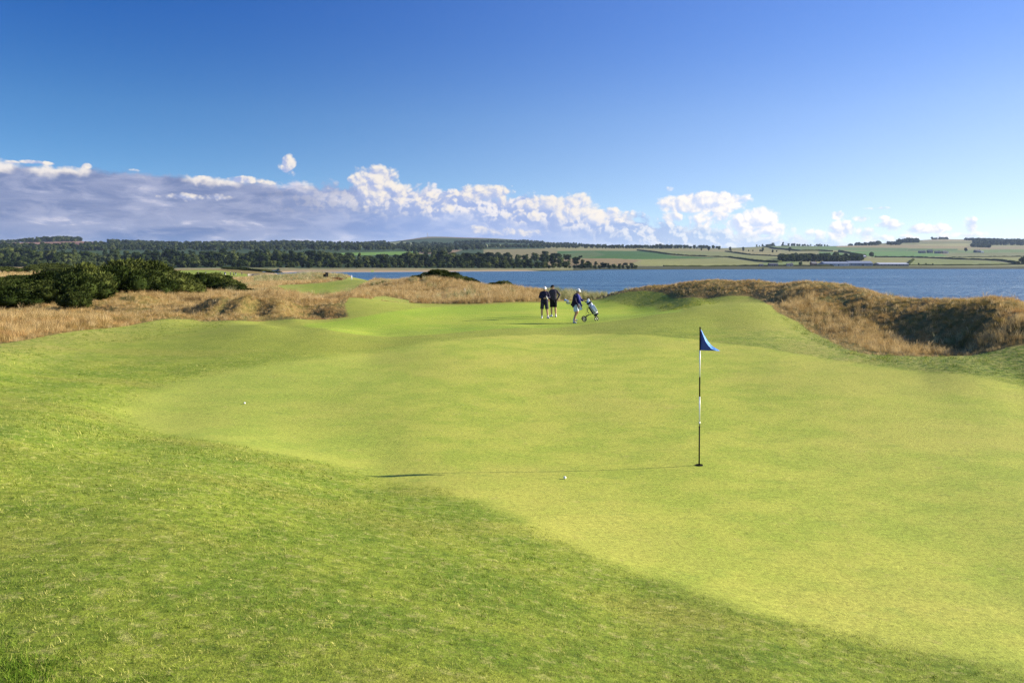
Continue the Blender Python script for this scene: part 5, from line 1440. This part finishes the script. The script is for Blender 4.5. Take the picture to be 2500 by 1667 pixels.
# trolley: a three-wheeled push cart, rear wheels towards the man
gT = at(1441, 40.55)
tr = empty("golf_trolley", gT); tag(tr, 'black push trolley with three wheels carrying the white and blue golf bag', 'golf trolley')
def wheel(c, r, yaw):
    c = Vector(c); bm = bmesh.new()
    seg = 32; prof = [(r - 0.03, -0.022), (r - 0.006, -0.020), (r, 0), (r - 0.006, 0.020), (r - 0.03, 0.022)]
    w = empty("wheel", c, yaw); w.parent = tr
    vs = [(math.cos(i / seg * 6.283) * a, b, math.sin(i / seg * 6.283) * a) for i in range(seg) for (a, b) in prof]
    fs = [(i * 5 + j, i * 5 + (j + 1) % 5, ((i + 1) % seg) * 5 + (j + 1) % 5, ((i + 1) % seg) * 5 + j) for i in range(seg) for j in range(5)]
    link("tyre", npmesh("tyre", vs, fs, True), rubber, w)
    bm = bmesh.new()
    for i in range(6):
        a = i / 6 * 6.283; tube(bm, (0, 0, 0), (math.cos(a) * (r - 0.025), 0, math.sin(a) * (r - 0.025)), 0.010, 0.007, 8)
    bmesh.ops.create_cone(bm, cap_ends=True, segments=16, radius1=0.030, radius2=0.030, depth=0.06, matrix=Matrix.Rotation(math.pi / 2, 4, 'X'))
    me = bpy.data.meshes.new("rim"); bm.to_mesh(me); bm.free(); link("rim", me, greym, w)
wheel((-0.32, -0.26, 0.137), 0.137, 0.55); wheel((-0.30, 0.30, 0.137), 0.137, 0.45); wheel((0.315, 0.0, 0.145), 0.145, 0.75)
arc = [(-0.26, -0.24, 0.16), (-0.215, -0.16, 0.25), (-0.13, -0.10, 0.32), (-0.03, -0.05, 0.355), (0.06, -0.02, 0.365)]
arc2 = [(-0.26, 0.26, 0.16), (-0.21, 0.18, 0.25), (-0.13, 0.11, 0.32), (-0.03, 0.06, 0.355), (0.06, 0.02, 0.365)]
tubes("frame", [(a, b, 0.016) for a, b in zip(arc[:-1], arc[1:])] + [(a, b, 0.016) for a, b in zip(arc2[:-1], arc2[1:])] +
      [((0.30, 0, 0.30), (0.13, 0.02, 0.50), 0.018), ((0.13, 0.02, 0.50), (-0.16, 0.02, 0.94), 0.018), ((-0.16, 0.02, 0.94), (-0.24, 0.01, 1.02), 0.016), ((-0.24, 0.01, 1.02), (-0.345, 0.0, 1.125), 0.013),
       ((0.30, 0, 0.30), (0.315, -0.035, 0.145), 0.015), ((0.30, 0, 0.30), (0.315, 0.035, 0.145), 0.015), ((0.22, 0.0, 0.40), (0.34, 0.0, 0.28), 0.03), ((-0.30, -0.26, 0.137), (-0.30, 0.30, 0.137), 0.010), ((-0.25, -0.2, 0.19), (-0.20, -0.05, 0.62), 0.006), ((-0.20, -0.05, 0.62), (-0.10, 0.0, 0.80), 0.006)], darkm, tr)
tubes("handle", [((-0.345, -0.09, 1.125), (-0.345, 0.09, 1.125), 0.016), ((-0.33, 0, 1.12), (-0.42, 0.0, 1.145), 0.014)], rubber, tr)
boxes("console", [(-0.20, 0, 1.00, 0.13, 0.11, 0.05)], darkm, tr, bevel=0.015)
bm = bmesh.new(); prev = None
for i in range(10):
    a = math.pi * (0.15 + 0.7 * i / 9); p = Vector((0.02 - math.sin(a) * 0.17, -0.09, 0.57 + math.cos(a) * 0.17))
    if prev is not None: tube(bm, prev, p, 0.016, 0.016, 8)
    prev = p
me = bpy.data.meshes.new("bag_cradle"); bm.to_mesh(me); bm.free(); link("bag_cradle", me, darkm, tr)
b1, t1 = (0.315, -0.07, 0.335), (-0.075, -0.07, 0.985)
bag, Rb, Lb = golf_bag("golf_bag", b1, t1, gT, 'white golf bag with light blue pocket and black trim strapped on the trolley', (bagw, bagb, bagk), 0.135)
for (ox, oy, ln, kd, mt, lb) in [(-0.05, 0.02, 0.10, 'wood', bagw, 'club with a white head cover, highest in the trolley bag'), (0.03, -0.03, 0.03, 'wood', bagb, 'club with a blue head cover in the trolley bag'),
                                 (0.06, 0.03, 0.02, 'iron', greym, 'iron club with bare steel head in the trolley bag'), (0.0, 0.05, 0.0, 'iron', greym, 'iron club with bare steel head in the trolley bag'), (0.02, 0.0, 0.05, 'iron', darkm, 'dark headed club in the trolley bag')]:
    club(gT, Rb, b1, Lb, (ox, oy), ln, kd, mt, lb, 'irons in the trolley bag' if 'bare' in lb else None)
# bag slung across the man's back
b2, t2 = (0.36, 0.16, 0.82), (-0.17, 0.22, 1.01)
bag2, Rc, Lc = golf_bag("golf_bag", b2, t2, gC, "black golf bag slung level across the walking man's back", (bagk, bagk, bagk), 0.125)
for (ox, oy, ln, kd, mt, lb) in [(-0.05, -0.04, 0.33, 'wood', bagb, 'club with a light blue head cover sticking out farthest behind the walking man'), (0.02, 0.03, 0.20, 'wood', simple("grey_blue_cover", (0.25, 0.30, 0.38), 0.7, 0.2), 'club with a grey blue head cover behind the walking man'),
                                 (0.06, -0.03, 0.16, 'iron', greym, 'iron club with bare steel head, lowest behind the walking man'), (0.05, 0.05, 0.10, 'iron', greym, 'short iron club close to the back of the walking man')]:
    club(gC, Rc, b2, Lc, (ox, oy), ln, kd, mt, lb, None)

# flagstick in its hole
fl = at(1707, 12.39)
flag = empty("flagstick", fl); tag(flag, 'tall black and white banded flagstick with a blue flag standing in the hole', 'flagstick')
white_p = simple("white_paint", (0.80, 0.81, 0.82), 0.35, 0.5, 0.04, 20); black_p = simple("black_paint", (0.008, 0.008, 0.009), 0.75, 0.15, 0.1, 20)
PXM = 157.0
def fh(y): return (1136 - y) / PXM
lean = 0.0065
def pt(z_): return (lean * z_, 0, z_)
for (ya, yb, m_, r_) in [(1136, 1040, black_p, 0.0110), (1029, 968, white_p, 0.0108), (968, 920, black_p, 0.0106), (920, 855, white_p, 0.0104), (855, 801, black_p, 0.0100)]:
    tubes("pole_section", [(pt(fh(ya) - (0.03 if ya == 1136 else 0)), pt(fh(yb)), r_)], m_, flag, 16)
tubes("ferrule", [(pt(fh(1040)), pt(fh(1029)), 0.0122, 0.0115)], greym, flag, 16)
bm = bmesh.new(); prim_sphere(bm, pt(fh(800)), 0.014, sub=2); me = bpy.data.meshes.new("finial"); bm.to_mesh(me); bm.free(); link("finial", me, black_p, flag)
# flag cloth: hangs from the pole, its fly end folded back so one strip faces the sun
fm, fn_ = new_mat("blue_flag_cloth")
fo = V(fn_, fn_.node('ShaderNodeTexCoord').outputs['Object'])
fw_ = fn_.noise(fn_.vmath('MULTIPLY', fo, (1, 1, 0.6)), 18, 4, 0.6)
fcol = fn_.mix(fw_, (0.010, 0.040, 0.29), (0.016, 0.060, 0.37))
fd_ = fn_.node('ShaderNodeBsdfPrincipled'); fn_.put(fd_.inputs['Base Color'], fcol); fn_.put(fd_.inputs['Roughness'], 0.55); fn_.put(fd_.inputs['Normal'], bump(fn_, fw_, 0.3, 0.01))
fn_.put(fd_.inputs['Sheen Weight'], 0.4)
surf(fm, fn_, fd_.outputs[0])
H0, H1 = fh(855), fh(802)
out = [(0.012, H1 - 0.005), (0.045, fh(817)), (0.075, fh(833)), (0.105, fh(845)), (0.145, fh(851)), (0.292, fh(855.5))]
nu, nv = 30, 34; vs = []
oz = [0, 0.15, 0.30, 0.5, 0.75, 1.0]
top_line = [(0.010, fh(802)), (0.058, fh(811)), (0.102, fh(823)), (0.142, fh(834)), (0.192, fh(845)), (0.296, fh(855.5))]
fold_line = [(0.016, fh(806)), (0.050, fh(822)), (0.080, fh(834)), (0.100, fh(840)), (0.155, fh(850)), (0.235, fh(855))]
def interp2(L_, t):
    k = t * (len(L_) - 1); i = min(int(k), len(L_) - 2); f = k - i
    return (L_[i][0] * (1 - f) + L_[i + 1][0] * f, L_[i][1] * (1 - f) + L_[i + 1][1] * f)
for side in (0, 1):
    for i in range(nv + 1):
        t = i / nv; fx, fz = interp2(fold_line, t); ex_, ez_ = interp2(top_line, t)
        fx += lean * fz; ex_ += lean * ez_
        hz_ = H1 + (H0 - H1) * t
        for j in range(nu + 1):
            s_ = j / nu
            if s_ < 0.7:
                u = s_ / 0.7; x_ = lean * hz_ + 0.009 + (fx - lean * hz_ - 0.009) * u; z_ = hz_ + (fz - hz_) * u
                y_ = -0.10 * u * t ** 0.8 + 0.012 * math.sin(u * 5 + t * 3) * t
            else:
                u = (s_ - 0.7) / 0.3; x_ = fx + (ex_ - fx) * u; z_ = fz + (ez_ - fz) * u
                y_ = -0.10 * t ** 0.8 + 0.16 * u * (0.25 + 0.75 * math.sin(min(1.0, t * 1.05) * math.pi)) + 0.008 * math.sin(t * 16 + u * 3) * u
            vs.append((x_, y_ + side * 0.0015, z_))
k = (nv + 1) * (nu + 1); js = int(nu * 0.7)
def flag_part(name, ja, jb, mat):
    fs = []
    for i in range(nv):
        for j in range(ja, jb):
            b = i * (nu + 1) + j; fs += [(b, b + 1, b + nu + 2, b + nu + 1), (k + b, k + b + nu + 1, k + b + nu + 2, k + b + 1)]
        for j in (ja, jb):
            b = i * (nu + 1) + j; fs.append((b, k + b, k + b + nu + 1, b + nu + 1))
    for j in range(ja, jb):
        b = nv * (nu + 1) + j; fs.append((b, b + 1, k + b + 1, k + b))
    ids = sorted({q for f in fs for q in f}); mp_ = {q: i for i, q in enumerate(ids)}
    return link(name, npmesh(name, [vs[q] for q in ids], [[mp_[q] for q in f] for f in fs], True), mat, flag)
fm2, fn2 = new_mat("flag_sunlit_cloth")  # same cloth, sunlight on the folded strip painted in as lighter blue
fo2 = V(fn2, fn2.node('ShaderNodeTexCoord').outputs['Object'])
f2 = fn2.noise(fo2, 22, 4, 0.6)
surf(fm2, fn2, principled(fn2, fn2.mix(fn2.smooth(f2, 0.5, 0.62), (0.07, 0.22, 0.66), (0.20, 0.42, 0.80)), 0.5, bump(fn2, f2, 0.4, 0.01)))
flag_part("flag", 0, js, fm)
fo_ = flag_part("flag_fold", js, nu, fm2); fo_['label'] = 'folded-back edge of the flag, its sunlight painted in lighter blue'


bm = bmesh.new()
bmesh.ops.create_circle(bm, cap_ends=True, segments=40, radius=0.054, matrix=Matrix.Translation((0, 0, 0.006)))  # flat black disc above the turf, painted shade of the cup's inside
me = bpy.data.meshes.new("cup_shade"); bm.to_mesh(me); bm.free()
hole = empty("golf_hole", fl); tag(hole, 'round dark hole in the green at the foot of the flagstick', 'golf hole')
pit = simple("shaded_cup", (0.010, 0.010, 0.008), 0.95, 0.05); link("cup_shade", me, pit, hole)
vs = [(math.cos(i / 40 * 6.283) * r_, math.sin(i / 40 * 6.283) * r_, z_) for i in range(40) for (r_, z_) in ((0.054, 0.004), (0.0575, 0.012), (0.063, -0.004))]
fs = [(i * 3 + j, i * 3 + j + 1, ((i + 1) % 40) * 3 + j + 1, ((i + 1) % 40) * 3 + j) for i in range(40) for j in range(2)]
link("rim", npmesh("rim", vs, fs, True), black_p, hole)

# golf balls
ballm, bn = new_mat("golf_ball_white")
bo = V(bn, bn.node('ShaderNodeTexCoord').outputs['Object'])
vo = bn.node('ShaderNodeTexVoronoi'); bn.put(vo.inputs['Vector'], bo); bn.put(vo.inputs['Scale'], 260.0)
surf(ballm, bn, principled(bn, (0.82, 0.83, 0.82), 0.3, bump(bn, V(bn, vo.outputs[0]), 0.5, 0.001), 0.5))
def ball(x, y, label, y0, y1):
    p = at_row(x, y, y0, y1)
    bm = bmesh.new(); bmesh.ops.create_icosphere(bm, subdivisions=4, radius=0.02135)
    me = bpy.data.meshes.new("golf_ball"); bm.to_mesh(me); bm.free()
    for f in me.polygons: f.use_smooth = True
    o = link("golf_ball", me, ballm, None, p + Vector((0, 0, 0.0200))); tag(o, label, 'golf ball')
ball(1379, 1169, 'white golf ball near the hole, beside the shadow of the flagstick', 8, 14)
ball(597, 986, 'white golf ball alone on the left part of the green', 14, 24)

# litter bins on the far tee, marker posts
binm = simple("black_bin_plastic", (0.015, 0.015, 0.016), 0.5, 0.4, 0.2, 8)
for (x, Y, w_, h_, lb) in [(793.5, 150, 0.50, 0.95, 'front black litter bin on the far tee'), (797.8, 154, 0.50, 1.25, 'rear black litter bin on the far tee, slightly higher and to the right')]:
    o = empty("litter_bin", at(x, Y)); s_ = w_ / 2
    vs = []
    for (z_, k_) in ((0, 0.84), (0.05, 0.86), (h_ * 0.86, 1.0), (h_ * 0.88, 1.06), (h_ * 0.92, 1.06)):
        vs += [(-s_ * k_, -s_ * k_, z_), (s_ * k_, -s_ * k_, z_), (s_ * k_, s_ * k_, z_), (-s_ * k_, s_ * k_, z_)]
    fs = [(q_ * 4 + i, q_ * 4 + (i + 1) % 4, q_ * 4 + 4 + (i + 1) % 4, q_ * 4 + 4 + i) for q_ in range(4) for i in range(4)] + [(0, 1, 2, 3)]
    link("body", npmesh("body", vs, fs), binm, o)
    boxes("lid", [(0, 0, h_ * 0.95, w_ * 1.1, w_ * 1.1, 0.06)], binm, o, bevel=0.02); tag(o, lb, 'litter bin')
def post(x, Y, h_, mat, label, r_=0.05):
    o = empty("marker_post", at(x, Y)); tubes("stake", [((0, 0, -0.1), (0, 0, h_), r_, r_ * 0.95)], mat, o, 12)
    bm = bmesh.new(); bmesh.ops.create_cone(bm, cap_ends=True, segments=12, radius1=r_ * 1.05, radius2=r_ * 0.3, depth=0.06, matrix=Matrix.Translation((0, 0, h_ + 0.03)))
    me = bpy.data.meshes.new("tip"); bm.to_mesh(me); bm.free(); link("tip", me, mat, o); tag(o, label, 'marker post')
post(858.5, 140, 0.75, white_p, 'white marker post at the right end of the far tee', 0.07)
post(1135, 72, 0.45, white_p, 'short white marker post in the golden grass below the pale dune', 0.035)

# distant golfers on the far fairway
far_m = {'navy': navy, 'char': charcoal}
def mini(look, top_m, short_m, hat_m, shoe_m):
    """a standing golfer for the distance, same build as the near ones"""
    o = empty("person")
    J = dict(head=(0,0,1.60), neck=(0,0,1.47), shL=(-0.18,0,1.41), shR=(0.18,0,1.41), elL=(-0.25,0.02,1.14), elR=(0.25,0,1.14), haL=(-0.20,-0.12,0.92), haR=(0.18,-0.15,0.95),
             hipL=(-0.1,0,0.90), hipR=(0.1,0,0.90), knL=(-0.12,-0.03,0.50), knR=(0.13,0.03,0.50), anL=(-0.13,-0.08,0.10), anR=(0.15,0.1,0.10))
    bm = bmesh.new(); v = {k: Vector(p) for k, p in J.items()}
    head(bm, v['head'], look); cap(bm, v['neck'], v['head'], 0.06, 0.055, 8)
    for a in 'LR':
        cap(bm, v['kn' + a], v['an' + a], 0.058, 0.04, 8); cap(bm, v['hip' + a], v['kn' + a], 0.085, 0.058, 8); cap(bm, v['el' + a], v['ha' + a], 0.04, 0.03, 8); cap(bm, v['sh' + a], v['el' + a], 0.045, 0.04, 8)
        hand(bm, v['ha' + a], (0, -0.2, -1), (0, -1, 0), 0.3)
    cap(bm, (0, 0, 0.95), (0, 0, 1.38), 0.13, 0.13, 8); cap(bm, v['shL'], v['shR'], 0.05, 0.05, 8)
    fused("body", bm, skin, o, 0.014, 2)
    bm = bmesh.new(); cap(bm, (-0.05, 0, 0.98), (-0.06, 0, 1.36), 0.14, 0.15, 10); cap(bm, (0.05, 0, 0.98), (0.06, 0, 1.36), 0.14, 0.15, 10)
    for a in 'LR': cap(bm, v['sh' + a], v['el' + a], 0.07, 0.055, 8)
    fused("sweater", bm, top_m, o, 0.02, 2)
    bm = bmesh.new(); cap(bm, (-0.06, 0, 0.93), (0.06, 0, 0.93), 0.13, 0.13, 10)
    for a in 'LR': tube(bm, v['hip' + a], lerp(v['kn' + a], v['an' + a], 0.0 if short_m is palec else 0.9), 0.105, 0.085, 10)
    fused("shorts" if short_m is palec else "trousers", bm, short_m, o, 0.02, 2)
    cap_hat(v['head'], look, hat_m, o)
    for a in 'LR': shoe(v['an' + a], (0.1, -1), shoe_m, rubber, o)
    return o
protos = [mini((0.3, -1, 0), navy, charcoal, whitec, whitel), mini((-0.8, -0.5, 0), charcoal, palec, blackc, rubber), mini((0.8, 0.4, 0), bluec, blackc, navy, rubber)]
def copy_tree(o, parent=None):
    kids = list(o.children); c = o.copy(); COL.objects.link(c)
    if parent: c.parent = parent
    for ch in kids: copy_tree(ch, c)
    return c
used = set()
for (x, Y, k, rz, lb) in [(483.5, 395, 0, 0.2, 'leftmost distant golfer standing on the far fairway'), (502.5, 400, 1, 0.6, 'distant golfer, second from the left on the far fairway'),
                       (537.5, 440, 0, -0.4, 'faint golfer by himself left of the distant group on the far fairway'), (548.5, 385, 2, 0.3, 'leftmost golfer of the distant group on the far fairway'), (550.5, 387, 1, 1.3, 'golfer close behind the leftmost of the distant group on the far fairway'),
                       (562.5, 420, 0, 0.9, 'golfer standing behind the middle of the distant group'), (570.5, 375, 2, -0.9, 'golfer in the middle of the distant group on the far fairway'),
                       (575.5, 372, 1, 0.1, 'golfer at the right of the distant group, nearest of them'), (590.5, 445, 0, 0.4, 'rightmost distant golfer, beside the far bunker')]:
    o = protos[k] if k not in used else copy_tree(protos[k]); used.add(k)
    o.location = at(x, Y); o.rotation_euler = (0, 0, rz); tag(o, lb, 'person', None)

# far bunker with a pale timber face
bk = empty("bunker", at(619, 330)); k_ = 330 / F
sandm = simple("bunker_sand", (0.50, 0.44, 0.34), 0.95, 0.1, 0.1, 2); timb = simple("pale_timber", (0.36, 0.33, 0.28), 0.85, 0.2, 0.2, 3)
bm = bmesh.new(); 
for i in range(15):
    a = math.pi * i / 14; a2 = math.pi * (i + 1) / 14
    if i < 14: 
        p = Vector((math.cos(a) * 2.4, math.sin(a) * 1.6, 0.25)); q_ = Vector((math.cos(a2) * 2.4, math.sin(a2) * 1.6, 0.25))
        for zz in (0.12, 0.38, 0.64, 0.90): tube(bm, p + Vector((0, 0, zz - 0.25)), q_ + Vector((0, 0, zz - 0.25)), 0.13, 0.13, 6)
me = bpy.data.meshes.new("revetment"); bm.to_mesh(me); bm.free(); link("revetment", me, timb, bk)
bm = bmesh.new(); bmesh.ops.create_circle(bm, cap_ends=True, segments=30, radius=1.0, matrix=Matrix.Translation((0, 0.2, 0.22)) @ Matrix.Diagonal((2.3, 1.4, 1, 1)))
me = bpy.data.meshes.new("sand"); bm.to_mesh(me); bm.free(); link("sand", me, sandm, bk)
tag(bk, 'small distant bunker with a pale timber face on the far fairway', 'bunker')

# ------------------------------------------------------------------ air
hv, hn = new_mat("evening_air")
pv_ = hn.node('ShaderNodeVolumePrincipled')
hn.put(pv_.inputs['Color'], (0.50, 0.68, 1.0)); pv_.inputs['Density'].default_value = 0.00003; pv_.inputs['Anisotropy'].default_value = 0.2
ho_ = hn.node('ShaderNodeOutputMaterial'); hv.node_tree.links.new(pv_.outputs[0], ho_.inputs['Volume'])
haze = boxes("haze", [(0, 6300, (275 - 160) / 2.0, 26000, 13400, 275 + 160)], hv); tag(haze, kind='stuff')
